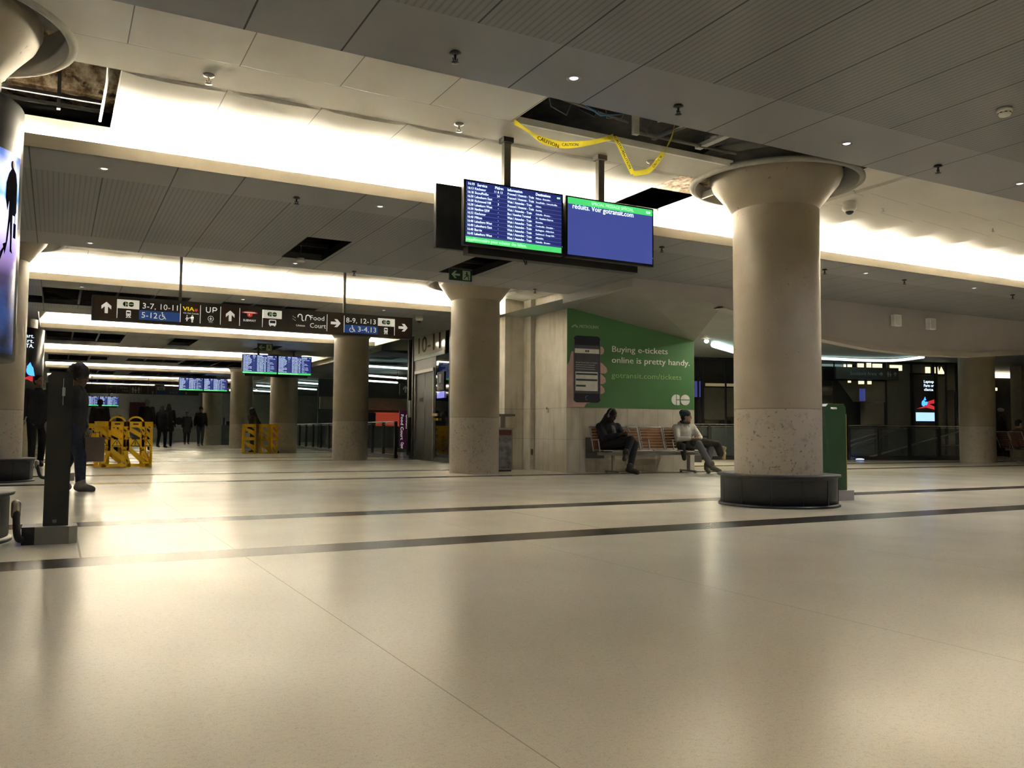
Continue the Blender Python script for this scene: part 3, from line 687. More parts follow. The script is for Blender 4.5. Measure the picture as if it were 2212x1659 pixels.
def wheelchair(P, mb, x, y, s):
    P.disc(mb, x-.05*s, y+.42*s, .09*s, 3, 10)
    P.stroke(mb, [(x-.04*s, y+.3*s), (x, y-.05*s), (x+.22*s, y-.05*s), (x+.32*s, y-.35*s), (x+.42*s, y-.35*s)], .09*s, 3)
    P.stroke(mb, [(x-.12*s+.3*s*math.cos(R(a)), y-.15*s+.3*s*math.sin(R(a))) for a in range(110, 351, 20)], .07*s, 3); P.stroke(mb, [(x, y+.15*s), (x+.2*s, y+.15*s)], .06*s, 3)
def train(P, mb, hl, x, y, s):
    P.rrect(mb, x-.28*s, y-.3*s, x+.28*s, y+.45*s, .12*s, 3); P.stroke(mb, [(x-.25*s, y-.5*s), (x-.12*s, y-.3*s)], .06*s, 3); P.stroke(mb, [(x+.25*s, y-.5*s), (x+.12*s, y-.3*s)], .06*s, 3); P.stroke(mb, [(x-.3*s, y-.45*s), (x+.3*s, y-.45*s)], .05*s, 3)
    P.rrect(hl, x-.2*s, y+.05*s, x+.2*s, y+.25*s, .04*s, 5); P.disc(hl, x-.13*s, y-.15*s, .06*s, 5, 8); P.disc(hl, x+.13*s, y-.15*s, .06*s, 5, 8)
def man(P, mb, x, y, s, skirt=False):
    P.disc(mb, x, y+.4*s, .09*s, 3, 10)
    if skirt: P.poly(mb, [(x, y+.3*s), (x-.25*s, y-.2*s), (x+.25*s, y-.2*s)], 3); P.rect(mb, x-.09*s, y-.5*s, x+.09*s, y-.2*s, 3)
    else: P.poly(mb, [(x-.17*s, y+.28*s), (x-.17*s, y-.1*s), (x-.1*s, y-.1*s), (x-.1*s, y-.5*s), (x+.1*s, y-.5*s), (x+.1*s, y-.1*s), (x+.17*s, y-.1*s), (x+.17*s, y+.28*s)], 3)
def overhead_sign(loc, label, scale=1.):
    t = thing('overhead_sign', label, 'sign', loc)
    H_ = .352; Wd = 5.14
    MB().box(-.02, Wd+.02, 0, .14, -.015, H_+.015, bv=.004).build('sign_box', sg_dk, t)
    for xx in (1.24, 3.92): MB().box(xx-.02, xx+.02, .05, .09, H_, ZR-loc[2]).build('hanging_post', mat('thin_grey_post', (.14, .13, .115), .5), t)
    P = Panel((0, 0, 0), (1, 0, 0), (0, 0, 1), .0012); br = MB(); wh = MB(); pl = MB(); bl_ = MB(); gn = MB(); dk_ = MB(); ye = MB(); rd = MB()
    for a, b in ((.02, .33), (1.86, 2.14), (3.61, 3.89), (4.83, 5.12)): P.rect(br, a, .01, b, H_-.01, 1)
    for xx in (.33, 1.24, 1.54, 1.85, 2.15, 2.515, 3.60, 3.90, 4.82): P.rect(wh, xx-.005, .03, xx+.005, H_-.03, 2)
    for a, b in ((.335, .64), (2.515, 2.83), (4.51, 4.815)): P.rect(pl, a, .185, b, H_-.03, 2); go_logo(P, gn, (a+b)/2, .255, .078, 3)
    P.rect(bl_, .64, .03, 1.23, .175, 2); P.rect(bl_, 3.905, .03, 4.51, .168, 2)
    arrow(P, wh, .18, .18, .17); arrow(P, wh, 2.0, .18, .17); arrow(P, wh, 3.75, .18, .17, True); arrow(P, wh, 4.98, .18, .17, True)
    P.text(wh, '3-7, 10-11', .68, .205, .088, w=.52, d=3); P.text(wh, '5-12', .67, .062, .088, w=.235, d=3); wheelchair(P, wh, .98, .105, .12)
    P.text(wh, '8-9, 12-13', 3.93, .205, .088, w=.54, d=3); P.text(wh, '3-4,13', 4.14, .060, .088, w=.34, d=3); wheelchair(P, wh, 4.05, .10, .12)
    train(P, wh, dk_, .49, .105, .12); train(P, wh, dk_, 4.66, .105, .12)
    P.text(ye, 'VIA', 1.275, .215, .066, w=.17, d=3, bold=.05)
    P.poly(rd, [(1.475+.035*math.cos(R(a))*(1 if i % 2 else .5), .235+.035*math.sin(R(a))*(1 if i % 2 else .5)) for i, a in enumerate(range(90, 450, 36))], 3)
    P.text(wh, 'VIA Rail Canada', 1.28, .168, .022, w=.235, d=3); man(P, wh, 1.42, .095, .12); man(P, wh, 1.34, .10, .10, True); P.stroke(wh, [(1.36, .10), (1.44, .12)], .014, 3)
    P.stroke(wh, [(1.63, .30), (1.63, .235), (1.645, .215), (1.675, .215), (1.69, .235), (1.69, .30)], .014, 3); P.stroke(wh, [(1.73, .215), (1.73, .295), (1.775, .295), (1.79, .275), (1.775, .25), (1.73, .25)], .014, 3)
    P.stroke(wh, [(1.70+.042*math.cos(R(a)), .115+.042*math.sin(R(a))) for a in range(0, 361, 20)], .006, 3); P.poly(wh, [(1.70, .15), (1.692, .12), (1.668, .108), (1.692, .108), (1.695, .09), (1.705, .09), (1.708, .108), (1.732, .108), (1.708, .12)], 3); P.text(wh, 'Pearson', 1.67, .050, .014, d=3)
    # transit roundel: winged shield
    P.poly(rd, [(2.19, .265), (2.28, .28), (2.34, .28), (2.43, .265), (2.43, .245), (2.36, .245), (2.345, .195), (2.31, .18), (2.275, .195), (2.26, .245), (2.19, .245)], 3); P.rect(wh, 2.22, .25, 2.40, .262, 5); P.text(wh, 'R', 2.29, .205, .03, d=5)
    P.text(wh, 'SUBWAY', 2.205, .11, .036, w=.205, d=3, bold=.02)
    P.rrect(wh, 2.62, .07, 2.74, .165, .02, 3); P.rrect(dk_, 2.635, .105, 2.725, .15, .008, 5); P.rect(wh, 2.635, .055, 2.655, .07, 3); P.rect(wh, 2.705, .055, 2.725, .07, 3)
    # dotted squiggle logo
    for i in range(3):
        for j in range(2): P.rect(wh, 3.01+.02*i, .20+.045*j-.012*i, 3.022+.02*i, .208+.045*j-.012*i, 3)
    P.stroke(wh, [(3.10+.035+.035*math.cos(R(a)), .25+.04*math.sin(R(a))) for a in range(200, -1, -20)]+[(3.17, .20), (3.18, .185), (3.20, .185)], .016, 3)
    P.stroke(wh, [(3.225, .185), (3.235, .24)]+[(3.27+.035*math.cos(R(a)), .25+.035*math.sin(R(a))) for a in range(180, -1, -20)], .016, 3)
    P.text(wh, 'Union', 3.07, .085, .032, w=.15, d=3, bold=.02); P.text(wh, 'Food', 3.30, .205, .080, w=.25, d=3); P.text(wh, 'Court', 3.30, .075, .080, w=.28, d=3)
    for nm, b, m_ in (('brown_tiles', br, sg_br), ('letters', wh, sg_wh), ('cream_plates', pl, sg_pw), ('blue_plates', bl_, sg_bl), ('green_logos', gn, sg_gn), ('icon_windows', dk_, sg_dk), ('yellow_logo', ye, sg_ye), ('red_logos', rd, sg_rd)): b.build(nm, m_, t)
    return t
s1 = overhead_sign((.452, 14.33, 2.432), 'long brown overhead direction sign with platform numbers, before the second light cove')
t = thing('overhead_sign', 'distant dark overhead direction sign near the far end wall', 'sign', (-.4, 44.4, 2.45))
MB().box(-.02, 6.6, 0, .14, 0, .42).build('sign_box', sg_dk, t)
for xx in (1.85, 4.3): MB().box(xx-.015, xx+.015, .05, .08, .4, ZR-2.45).build('hanging_post', dk_m, t)
P = Panel((0, 0, 0), (1, 0, 0), (0, 0, 1), .003); wh = MB(); pl = MB(); bl_ = MB(); rd = MB(); gn = MB()
P.text(wh, 'UP', 2.55, .24, .10, d=2); P.rect(wh, 2.62, .1, 2.68, .13, 2); P.text(wh, 'Great', 3.05, .25, .09, w=.36, d=2); P.text(wh, 'Hall', 3.15, .10, .09, w=.26, d=2)
man(P, wh, 3.62, .2, .3); man(P, wh, 3.74, .2, .3, True); man(P, wh, 3.88, .2, .3); P.rect(rd, 4.0, .2, 4.22, .25, 2); P.text(rd, 'VIA', 4.35, .24, .09, d=2); man(P, wh, 4.5, .10, .16)
P.rect(pl, 4.70, .22, 5.05, .38, 2); go_logo(P, gn, 4.87, .30, .1, 4); P.rect(bl_, 4.70, .04, 5.9, .20, 2); P.text(wh, '3-4,13', 5.25, .07, .10, d=3); P.text(wh, '7', 5.6, .25, .10, d=3); P.rect(pl, 5.85, .22, 6.2, .38, 2); go_logo(P, gn, 6.02, .30, .1, 4); train(P, wh, gn, 6.02, .11, .14)
for xx in (2.5, 2.9, 3.5, 3.98, 4.28, 4.66): P.rect(wh, xx, .05, xx+.012, .38, 2)
sgx = mat('dim_sign_letter', (.5, .5, .48), .5)
for nm, b, m_ in (('letters', wh, sgx), ('cream_plates', pl, sgx), ('blue_plates', bl_, mat('dim_blue', (.02, .06, .2), .5)), ('red_logos', rd, mat('dim_red', (.25, .03, .03), .5)), ('green_logos', gn, sg_gn)): b.build(nm, m_, t)

# exit signs
ex_g = mat('exit_sign_green', (.012, .05, .025), .5); ex_w = mat('exit_sign_pale', (.42, .50, .36), .5)
def exit_sign(loc, label, w_=.37, h_=.17, rz=0):
    t = thing('exit_sign', label, 'sign', loc, rz)
    MB().box(0, w_, 0, .03, 0, h_, bv=.002).build('panel', ex_g, t); MB().box(.0, w_, .005, .025, h_, h_+.015).box(.02, .03, .01, .02, h_, ZS-loc[2]).box(w_-.03, w_-.02, .01, .02, h_, ZS-loc[2]).build('bracket', grey_m, t)
    P = Panel((0, 0, 0), (1, 0, 0), (0, 0, 1), .002); a_ = MB(); k = h_/.17
    P.poly(a_, [(x*k, y*k) for x, y in ((.03, .085), (.09, .14), (.09, .125), (.115, .105) if 0 else (.075, .098), (.17, .098), (.17, .072), (.075, .072), (.12, .03), (.09, .03))], 1) if 0 else P.poly(a_, [(.03*k, .085*k), (.085*k, .14*k), (.12*k, .14*k), (.08*k, .10*k), (.17*k, .10*k), (.17*k, .07*k), (.08*k, .07*k), (.12*k, .03*k), (.085*k, .03*k)], 1)
    P.rect(a_, w_*.58, .015*k, w_-.03*k, h_-.015*k, 1); a_.build('arrow_and_door', ex_w, t)
    m_ = MB(); cx = w_*.76
    P.disc(m_, cx, .125*k, .014*k, 3, 10); P.stroke(m_, [(cx, .112*k), (cx+.005*k, .075*k)], .024*k, 3); P.stroke(m_, [(cx+.005*k, .078*k), (cx-.025*k, .055*k), (cx-.045*k, .03*k)], .012*k, 3); P.stroke(m_, [(cx+.005*k, .078*k), (cx+.03*k, .055*k), (cx+.03*k, .022*k)], .012*k, 3); P.stroke(m_, [(cx, .105*k), (cx-.035*k, .085*k)], .009*k, 3); P.stroke(m_, [(cx, .105*k), (cx+.035*k, .09*k), (cx+.03*k, .07*k)], .009*k, 3)
    m_.build('running_figure', ex_g, t)
exit_sign((5.10, 11.55, 3.02), 'green running figure exit sign under the ceiling above the second column')
exit_sign((4.86, 24.05, 2.96), 'dark exit sign above the second pair of screens', .42, .20)
exit_sign((4.6, 49.0, 2.90), 'tiny far exit sign above the distant overhead sign', .50, .24)

# ------------------------------------------------------------------ poster on the tiled wall
def poster():
    t = thing('wall_poster', 'large green ticket advertisement with a hand holding a phone', 'poster', tuple(wp(0, .004, 0)), math.atan2(E2.y, E2.x))
    P = Panel((0, 0, 0), (1, 0, 0), (0, 0, 1), .002)
    g = MB(); P.poly(g, [(.004, 1.250), (2.868, 1.250), (2.868, 2.655), (.004, 3.185)], 1); t = g.build('green_sheet', mat('poster_green', (.09, .25, .085), .45, var=.03, scale=2), t)
    w1 = MB(); P.text(w1, 'Buying e-tickets', .965, 2.355, .120, w=1.28, d=3, bold=.03); P.text(w1, 'online is pretty handy.', .965, 2.140, .120, w=1.80, d=3, bold=.03)
    go_logo(P, w1, 2.55, 1.440, .215, 3); w1.build('white_lettering', mat('poster_white', (.95, .95, .90), .5), t)
    w2 = MB(); P.text(w2, 'gotransit.com/tickets', .965, 1.845, .105, w=1.60, d=3, bold=.01); w2.build('pale_green_lettering', mat('poster_pale_green', (.40, .66, .26), .5), t)
    w3 = MB(); P.text(w3, 'METROLINX', .262, 2.795, .058, w=.42, d=3, bold=.02); P.stroke(w3, [(.10, 2.805), (.135, 2.835), (.165, 2.835), (.20, 2.805), (.235, 2.805)], .014, 3); P.stroke(w3, [(.10, 2.79), (.14, 2.81), (.17, 2.855), (.20, 2.835), (.235, 2.80)], .010, 4); w3.build('grey_lettering', mat('poster_grey', (.50, .60, .46), .5), t)
    h = MB()
    P.poly(h, [(.004, 1.252), (.37, 1.252), (.42, 1.33), (.60, 1.36), (.60, 1.9), (.16, 2.30), (.13, 2.335), (.10, 2.33), (.07, 2.23), (.05, 2.13), (.004, 2.06)], 2)
    for pts in ([(.66, 2.28), (.70, 2.45), (.76, 2.445), (.80, 2.40), (.80, 2.34), (.77, 2.30)], [(.66, 1.92), (.70, 2.14), (.76, 2.12), (.86, 2.03), (.875, 1.96), (.83, 1.92)], [(.66, 1.70), (.70, 1.91), (.75, 1.90), (.83, 1.83), (.845, 1.76), (.80, 1.72)], [(.66, 1.52), (.70, 1.70), (.75, 1.68), (.81, 1.62), (.815, 1.56), (.77, 1.52)]): P.poly(h, pts, 2)
    h.build('hand_picture', mat('printed_skin', (.68, .45, .43), .5, var=.12, scale=5), t)
    b = MB(); P.rrect(b, .140, 1.345, .722, 2.640, .08, 3); b.build('phone_picture', mat('printed_phone_black', (.022, .022, .045), .4), t)
    e = MB(); P.stroke(e, [(.150, 1.42), (.150, 2.57)], .010, 4); P.stroke(e, [(.712, 1.42), (.712, 2.57)], .010, 4); P.stroke(e, [(.43+.035*math.cos(R(a)), 1.435+.04*math.sin(R(a))) for a in range(60, 300, 20)], .006, 5); e.build('phone_edge', mat('printed_grey', (.28, .28, .30), .5), t)
    s = MB(); P.rect(s, .165, 1.52, .69, 2.46, 4); s.build('phone_screen_picture', mat('printed_slate', (.10, .10, .13), .5), t)
    q = MB(); P.rect(q, .165, 2.30, .69, 2.39, 5); P.rect(q, .18, 1.57, .66, 1.94, 5); P.text(q, 'Avoid Travel Sales on tickets', .18, 2.11, .022, w=.47, d=5)
    for yy in (2.07, 2.03, 1.99): P.rect(q, .18, yy, .60, yy+.006, 5)
    q.build('screen_form_picture', mat('printed_white', (.85, .85, .82), .5), t)
    l = MB(); go_logo(P, l, .43, 2.345, .045, 7)
    for y0, y1, x1 in ((1.88, 1.915, .65), (1.765, 1.80, .65), (1.65, 1.685, .40)): P.rect(l, .19, y0, x1, y1, 7)
    l.build('form_bars_picture', mat('printed_dark_green', (.03, .07, .07), .5), t)
poster()
def atw(name, label, cat, bm_, m_): return tag(bm_.build(name, m_), label, cat)
def wbox(s0, s1, d0, d1, z0, z1):
    M_ = Matrix.Translation((A2.x, A2.y, 0)) @ Matrix.Rotation(math.atan2(E2.y, E2.x), 4, 'Z'); return MB().box(s0, s1, -d1, -d0, z0, z1, M_, bv=.004)
atw('wall_panel', 'grey rectangular cover panel low on the tiled wall behind the seats', 'panel', wbox(.405, .80, .002, .02, .27, .67), mat('dull_grey_panel', (.12, .115, .11), .5))
atw('access_cover', 'shallow beige access cover on the wall beneath the seats', 'panel', wbox(1.28, 1.95, .002, .012, .13, .33), mat('beige_cover', (.50, .44, .34), .5))
t = thing('wall_socket', 'small beige socket on the cream wall beside the recycling bin', 'socket', (8.625, 14.64, 1.20)); MB().box(-.012, .012, -.03, .03, -.05, .04, bv=.003).build('plate', mat('beige_cover', (.5, .44, .34)), t); MB().box(-.02, -.01, .0, .02, .02, .06).build('hook', dk_m, t)
t = thing('wall_socket', 'low dark socket near the floor of the cream wall', 'socket', (8.615, 15.25, .36)); MB().box(-.012, .012, -.03, .03, -.06, .06, bv=.003).build('plate', mat('brown_plate', (.14, .10, .06)), t); MB().box(-.014, -.01, -.01, .01, -.02, .03).build('slots', black_m, t)

# ------------------------------------------------------------------ bench seats
wood_m = mat('warm_wood_slat', (.34, .15, .055), .42, var=.25, scale=9)
def bench(loc, rz, label, n=4, sp=.535, wood=wood_m, x0=.0):
    t = thing('bench', label, 'bench', loc, rz)
    W = n*sp
    MB().box(.0, W+.05, -.30, -.24, .34, .40, bv=.006).build('beam', grey_m, t)
    for xx in (sp*.60, W-sp*.30):
        MB().box(xx-.025, xx+.025, -.295, -.245, .04, .36).build('leg', steel_m, t)
        MB().box(xx-.025, xx+.025, -.52, .02, .02, .055, bv=.01).ell((xx, -.50, .012), (.03, .03, .012)).ell((xx, 0, .012), (.03, .03, .012)).build('foot_bar', steel_m, t)
    for i in range(n):
        a = x0+i*sp+.02; b = a+sp-.05
        s = MB()
        for j in range(6): s.box(a, b, -.46+.075*j, -.46+.075*j+.06, .425, .44, bv=.004)
        s.build('seat', wood, t)
        fr = MB().cap((a, -.475, .432), (b, -.475, .432), .014, .014); fr.build('seat_edge', steel_m, t)
        k = MB()
        for j in range(7):
            z = .47+.055*j; y = -.03+.018*j; k.box(a+.015, b-.015, y-.008, y+.008, z, z+.045, bv=.004)
        k.build('backrest', wood, t)
        e = MB(); e.cap((a, -.05, .42), (a, .11, .87), .013, .013).cap((b, -.05, .42), (b, .11, .87), .013, .013).cap((a, .11, .87), (b, .11, .87), .017, .017); e.build('back_frame', steel_m, t)
    for i in range(n+1):
        if i in (1, ): continue
        a = x0+i*sp-.005
        MB().cap((a, 0, .62), (a, -.30, .635), .013, .013).cap((a, -.30, .635), (a, -.36, .42), .012, .012).build('armrest', steel_m, t)
    return t
BR = math.atan2(E2.y, E2.x)
bench(tuple(wp(.38, .30, 0)), BR, 'four place wooden slat bench on a metal beam below the green poster')
# ------------------------------------------------------------------ recycling bin
t = thing('recycling_bin', 'grey recycling bin with red band and scuffed metal front, before the second column', 'bin', (7.00, 14.75, 0), -.10)
MB().box(0, .86, 0, .62, .03, .83, bv=.008).build('body', mat('bin_grey_metal', (.24, .22, .19), .45, metal=.4), t)
MB().box(.09, .83, -.012, .0, .70, .80, bv=.002).build('red_band', mat('dull_red', (.13, .028, .022), .5), t)
MB().box(.09, .83, -.012, .0, .06, .66, bv=.002).build('front_sheet', mat('scuffed_steel', (.20, .20, .215), .34, metal=.6, var=.6, scale=7), t)
MB().box(-.01, .88, -.02, .64, .81, .845, bv=.004).build('top', steel_m, t)
MB().box(-.02, .04, -.02, .05, 0, 1.10).box(.78, .86, .40, .46, .84, 1.08).box(-.02, .04, .5, .56, .84, 1.1).build('uprights', MATS['bin_grey_metal'], t)
MB().box(-.06, .90, -.03, .60, 1.07, 1.11, bv=.006).build('canopy', mat('bin_canopy_grey', (.14, .13, .12), .5), t)
MB().box(.02, .84, .02, .60, 0, .03).build('plinth', black_m, t)
def lamplight(t, loc, energy, col, size=.08):
    ld = bpy.data.lights.new('light', 'SPOT'); ld.spot_size = R(165); ld.spot_blend = .4; ld.energy = energy; ld.color = col; ld.shadow_soft_size = size; o = bpy.data.objects.new('light', ld); COL.objects.link(o); o.parent = t; o.location = loc
# ------------------------------------------------------------------ lift with glass shaft
lx = mat('lift_dark_steel', (.060, .055, .048), .3, metal=.5, var=.1)
LA = Vector((8.42, 18.9, 0)); LB = Vector((8.72, 22.6, 0)); LE = (LB-LA).normalized(); LN = Vector((-LE.y, LE.x, 0)); LR = math.atan2(LE.y, LE.x)
t = thing('lift', 'lift tower with closed grey doors and the platform number 10-11 above', 'lift', tuple(LA), LR)
# local x runs away from the viewer along the front, local +y is out into the hall
MB().box(0, 3.55, -1.9, -.02, 0, .12).box(0, .10, -.06, .02, .1, 3.75).box(1.18, 1.32, -.06, .0, .1, 2.62).box(3.12, 3.22, -.06, .02, .1, 3.75).box(3.44, 3.56, -.06, .04, .1, 3.75).box(1.18, 3.44, -.06, -.02, 2.40, 2.69).build('frame', lx, t)
MB().box(.08, 1.20, -.03, -.01, .2, 2.69).box(3.22, 3.44, -.03, -.01, .2, 3.7).box(3.52, 3.56, -1.9, -.06, .1, 3.7).box(0, .04, -1.9, -.06, .1, 3.7).build('glass_wall', glass_m, t)
MB().box(1.36, 2.11, -.06, -.02, .03, 2.32).build('door_leaf', lx, t)
MB().box(2.13, 2.90, -.06, -.02, .03, 2.32).build('door_leaf', lx, t)
MB().box(1.30, 1.36, -.03, .02, .02, 2.38).box(2.90, 2.95, -.03, .02, .02, 2.38).box(1.30, 2.95, -.03, .03, 2.32, 2.40).build('door_surround', steel_m, t)
MB().box(.50, 3.12, -.02, .0, 2.79, 3.75).build('number_panel', mat('pale_glossy_panel', (.55, .52, .42), .12), t)
MB().box(.50, 3.12, -.018, .002, 2.69, 2.79).build('green_stripe', mat('green_stripe', (.10, .19, .06), .3), t)
P = Panel((0, .008, 0), (-1, 0, 0), (0, 0, 1), .004); q = MB(); P.text(q, '10-11', -2.84, 2.86, .43, w=2.03, d=1, bold=.06); q.build('platform_number', mat('dark_bronze_letter', (.06, .038, .02), .8, spec=.1), t)
q = MB(); P.rect(q, -1.02, 1.79, -.48, 2.26, 2); q.build('blue_plate', mat('slate_blue_plate', (.05, .065, .12), .4), t)
q = MB(); P.text(q, '9-12', -.97, 1.83, .11, w=.40, d=4); P.rrect(q, -.84, 1.98, -.68, 2.20, .02, 4); q.build('plate_lettering', mat('plate_pale', (.35, .38, .42), .5), t)
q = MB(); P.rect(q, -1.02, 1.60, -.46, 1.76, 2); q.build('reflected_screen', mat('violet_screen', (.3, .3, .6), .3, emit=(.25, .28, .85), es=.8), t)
MB().box(2.28, 2.58, -.02, -.012, 1.56, 1.66).build('notice_sticker', mat('sticker_black', (.02, .02, .02)), t)
MB().box(3.24, 3.40, -.02, .05, 1.15, 1.62).build('call_panel', grey_m, t)
yt = mat('yellow_strap', (.55, .36, .03), .5); MB().box(.90, 1.30, .02, .05, 1.15, 1.22).build('yellow_strap', yt, t); MB().box(.90, 1.30, .02, .05, 1.04, 1.10).build('yellow_strap', yt, t)

# magenta banner and far food hall
t = thing('food_court_banner', 'magenta vertical banner with white writing beside the lift', 'banner', (11.3, 30.0, 0))
MB().box(0, .45, 0, .05, .12, 1.55, bv=.005).build('banner_sheet', mat('magenta_print', (.30, .02, .22), .5, var=.3, scale=3), t)
P = Panel((0, 0, 0), (1, 0, 0), (0, 0, 1), .003); q = MB(); P.text(q, 'Union', .24, 1.40, .13, w=.52, rotq=True, bold=.03); P.text(q, 'Food Court', .04, 1.40, .11, w=.95, rotq=True); P.text(q, 'Open', .06, .36, .11, w=.25, rotq=True); q.build('banner_lettering', sg_wh, t)
MB().box(-.05, .5, -.15, .2, 0, .12, bv=.01).build('foot', dk_m, t)
t = thing('food_hall', 'plain cream band and dim wall behind the distant food counters', 'shop', (10.5, 38, 0))
MB().box(0, 8.5, 0, .2, 1.75, 2.3).build('fascia', mat('cream_fascia', (.30, .29, .19), .6), t); MB().box(0, 8.5, .3, .4, 0, 3.15).build('back_wall', mat('dim_shop_back', (.10, .10, .09), .6), t)
t = thing('food_counter', 'distant red lit food counter seen past the railing', 'counter', (12.7, 37.4, 0))
MB().box(.25, 1.4, 0, .3, 1.0, 1.62, bv=.01).build('red_sign', mat('red_lit_sign', (.5, .08, .04), .5, emit=(.75, .10, .05), es=.30), t); MB().box(.1, 1.5, 0, .6, 0, .98).build('counter_base', dk_m, t); MB().box(-.35, .22, 0, .2, .9, 1.6).build('dark_cabinet', black_m, t)
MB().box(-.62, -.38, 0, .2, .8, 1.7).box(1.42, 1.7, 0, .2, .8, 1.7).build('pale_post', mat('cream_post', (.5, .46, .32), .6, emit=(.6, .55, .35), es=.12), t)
t = thing('direction_sign', 'small dark hanging sign with an up arrow above the food counter', 'sign', (12.6, 33.5, 2.28)); MB().box(0, .95, 0, .06, 0, .46).cap((.7, .03, .46), (.7, .03, .88), .015, .015).build('sign_box', sg_dk, t)
P = Panel((0, 0, 0), (1, 0, 0), (0, 0, 1), .004); q = MB(); arrow(P, q, .25, .24, .28); P.text(q, 'Food', .5, .27, .1, w=.3, d=3); P.text(q, 'Court', .5, .10, .1, w=.34, d=3); q.build('letters', sgx, t)
LIGHT_G = 'cool white linear lamps of the adjoining concourse'
for a, b in (((9.0, 27.2, 2.92), (11.3, 27.0, 2.86)), ((9.3, 30.5, 2.86), (12.0, 31.2, 2.82)), ((9.6, 31.5, 2.72), (12.6, 33.8, 2.80)), ((11.0, 24.6, 2.98), (13.0, 24.0, 2.98)),
             ((8.9, 44, 3.02), (12.5, 46, 3.0)), ((8.9, 40, 3.05), (13.5, 42, 3.02)), ((9.3, 50, 3.05), (12.5, 52, 3.05))):
    t = thing('linear_lamp', 'cool white linear ceiling lamp beyond the glass railing', 'light', (0, 0, 0), 0, LIGHT_G); MB().tube([a, b], .035).build('lamp_tube', cool_e, t); q = MB(); [q.cap(Vector(p)+Vector((0, 0, .02)), Vector((p[0], p[1], 3.14 if p[0] > 11.2 or p[1] > 34 else 3.07)), .006, .006, 6) for p in (Vector(a)*.85+Vector(b)*.15, Vector(a)*.15+Vector(b)*.85)]; q.build('suspension_rods', dk_m, t)
for p in ((9.25, 27.5, 2.95), (8.75, 27.6, 2.93), (8.9, 29.0, 2.72), (12.3, 33, 2.95), (12.0, 40, 3.05), (9.5, 43, 3.1), (10.8, 46, 3.1), (9.5, 47, 2.9), (9.0, 52, 3.1), (9.6, 54, 3.05), (11.9, 52.2, 2.9)):
    t = thing('track_spot', 'tiny bright spot lamp on the ceiling beyond the railing', 'light', p, 0, 'spot lamps of the adjoining concourse'); MB().ell((0, 0, 0), (.05, .05, .05)).build('bulb', spot_e, t); MB().cap((0, 0, .05), (0, 0, 3.16-p[2]), .012, .012).build('stem', dk_m, t)
tag(MB().tube([(8.4, 27.6, 2.98), (12.3, 26.4, 2.98)], .02).build('lamp_track', dk_m), 'dark lamp track beyond the lift', 'track')
tag(MB().box(11, 20, 57.0, 57.2, 0, 3.1).build('lit_back_wall', mat('pale_green_wall', (.45, .47, .38), .6)), 'pale lit wall seen between the far columns', 'wall')

# ------------------------------------------------------------------ railings
def railing(A, B, n, label, z=1.05, base=.10):
    A = Vector((*A, 0)); B = Vector((*B, 0)); L = (B-A).length; t = thing('railing', label, 'railing', tuple(A), math.atan2(B.y-A.y, B.x-A.x))
    MB().box(0, L, -.04, .04, z-.03, z, bv=.008).build('handrail', steel_m, t)
    MB().box(0, L, -.02, .02, z-.085, z-.065).build('lower_rail', mat('dim_steel', (.2, .2, .2), .4, metal=.7), t)
    MB().box(0, L, -.06, .06, 0, base).build('base_shoe', black_m, t)
    for i in range(n+1):
        x = L*i/n; MB().box(x-.035, x+.035, -.03, .05, 0, z-.03).build('post', black_m, t)
    for i in range(n): MB().box(L*i/n+.06, L*(i+1)/n-.06, -.006, .006, base+.02, z-.10).build('glass_pane', MATS['smoked_rail_glass'], t)
mat('smoked_rail_glass', (.10, .12, .12), .06, alpha=.35)
railing((8.52, 22.9), (8.95, 29.2), 5, 'glass railing with black posts between the lift and the third column')
railing((8.95, 29.9), (9.9, 43.5), 9, 'long glass railing behind the third and fourth columns')
railing((15.9, 19.75), (21.0, 18.0), 5, 'glass railing behind the nearest column')
railing((21.1, 17.95), (24.9, 16.67), 4, 'glass railing in front of the dark stairs at right')
# inclined handrails of the stair beyond
for i, (a, b, lb) in enumerate((((20.9, 18.6, .35), (23.2, 17.8, 1.0), 'upper inclined stair handrail behind the right railing'), ((20.9, 18.5, .22), (23.4, 17.7, .96), 'lower inclined stair handrail behind the right railing'), ((22.2, 18.2, .05), (25.6, 17.0, 1.0), 'right inclined stair handrail behind the right railing'))):
    tag(MB().tube([a, b], .028).build('stair_handrail', steel_m), lb, 'handrail')
t = thing('floor_uplight', 'small glowing blue white floor light at the foot of the right railing', 'light', (21.15, 17.6, 0)); MB().lathe([(.13, 0), (.13, .02), (.1, .03)], n=24).build('rim', dk_m, t); MB().ell((0, 0, .03), (.12, .12, .025)).build('lens', mat('blue_white_glow', (.6, .7, 1), .3, emit=(.45, .55, 1), es=4), t)
t = thing('escalator_end', 'rounded black escalator handrail end beyond the seated beanie wearer', 'escalator', (14.75, 17.9, 0), -.35)
MB().tube([(.35, 0, .15), (.38, 0, .55), (.30, 0, .85), (.12, 0, 1.0), (-.1, 0, 1.06), (-.25, 0, 1.04)], .035, 10).build('handrail_loop', black_m, t); MB().box(-.35, .30, -.03, .03, .2, .86).build('balustrade', glass_m, t); MB().ell((0, -.02, .98), (.12, .03, .05)).build('chrome_cap', steel_m, t)
MB().box(-.4, .45, -.12, .12, 0, .2, bv=.02).build('skirt', dk_m, t)
tag(MB().box(15.9, 17.7, 19.9, 20.1, .0, .34, bv=.01).build('pale_kerb', mat('pale_green_kerb', (.42, .52, .46), .5)), 'pale green kerb wall under the glass behind the nearest column', 'kerb')

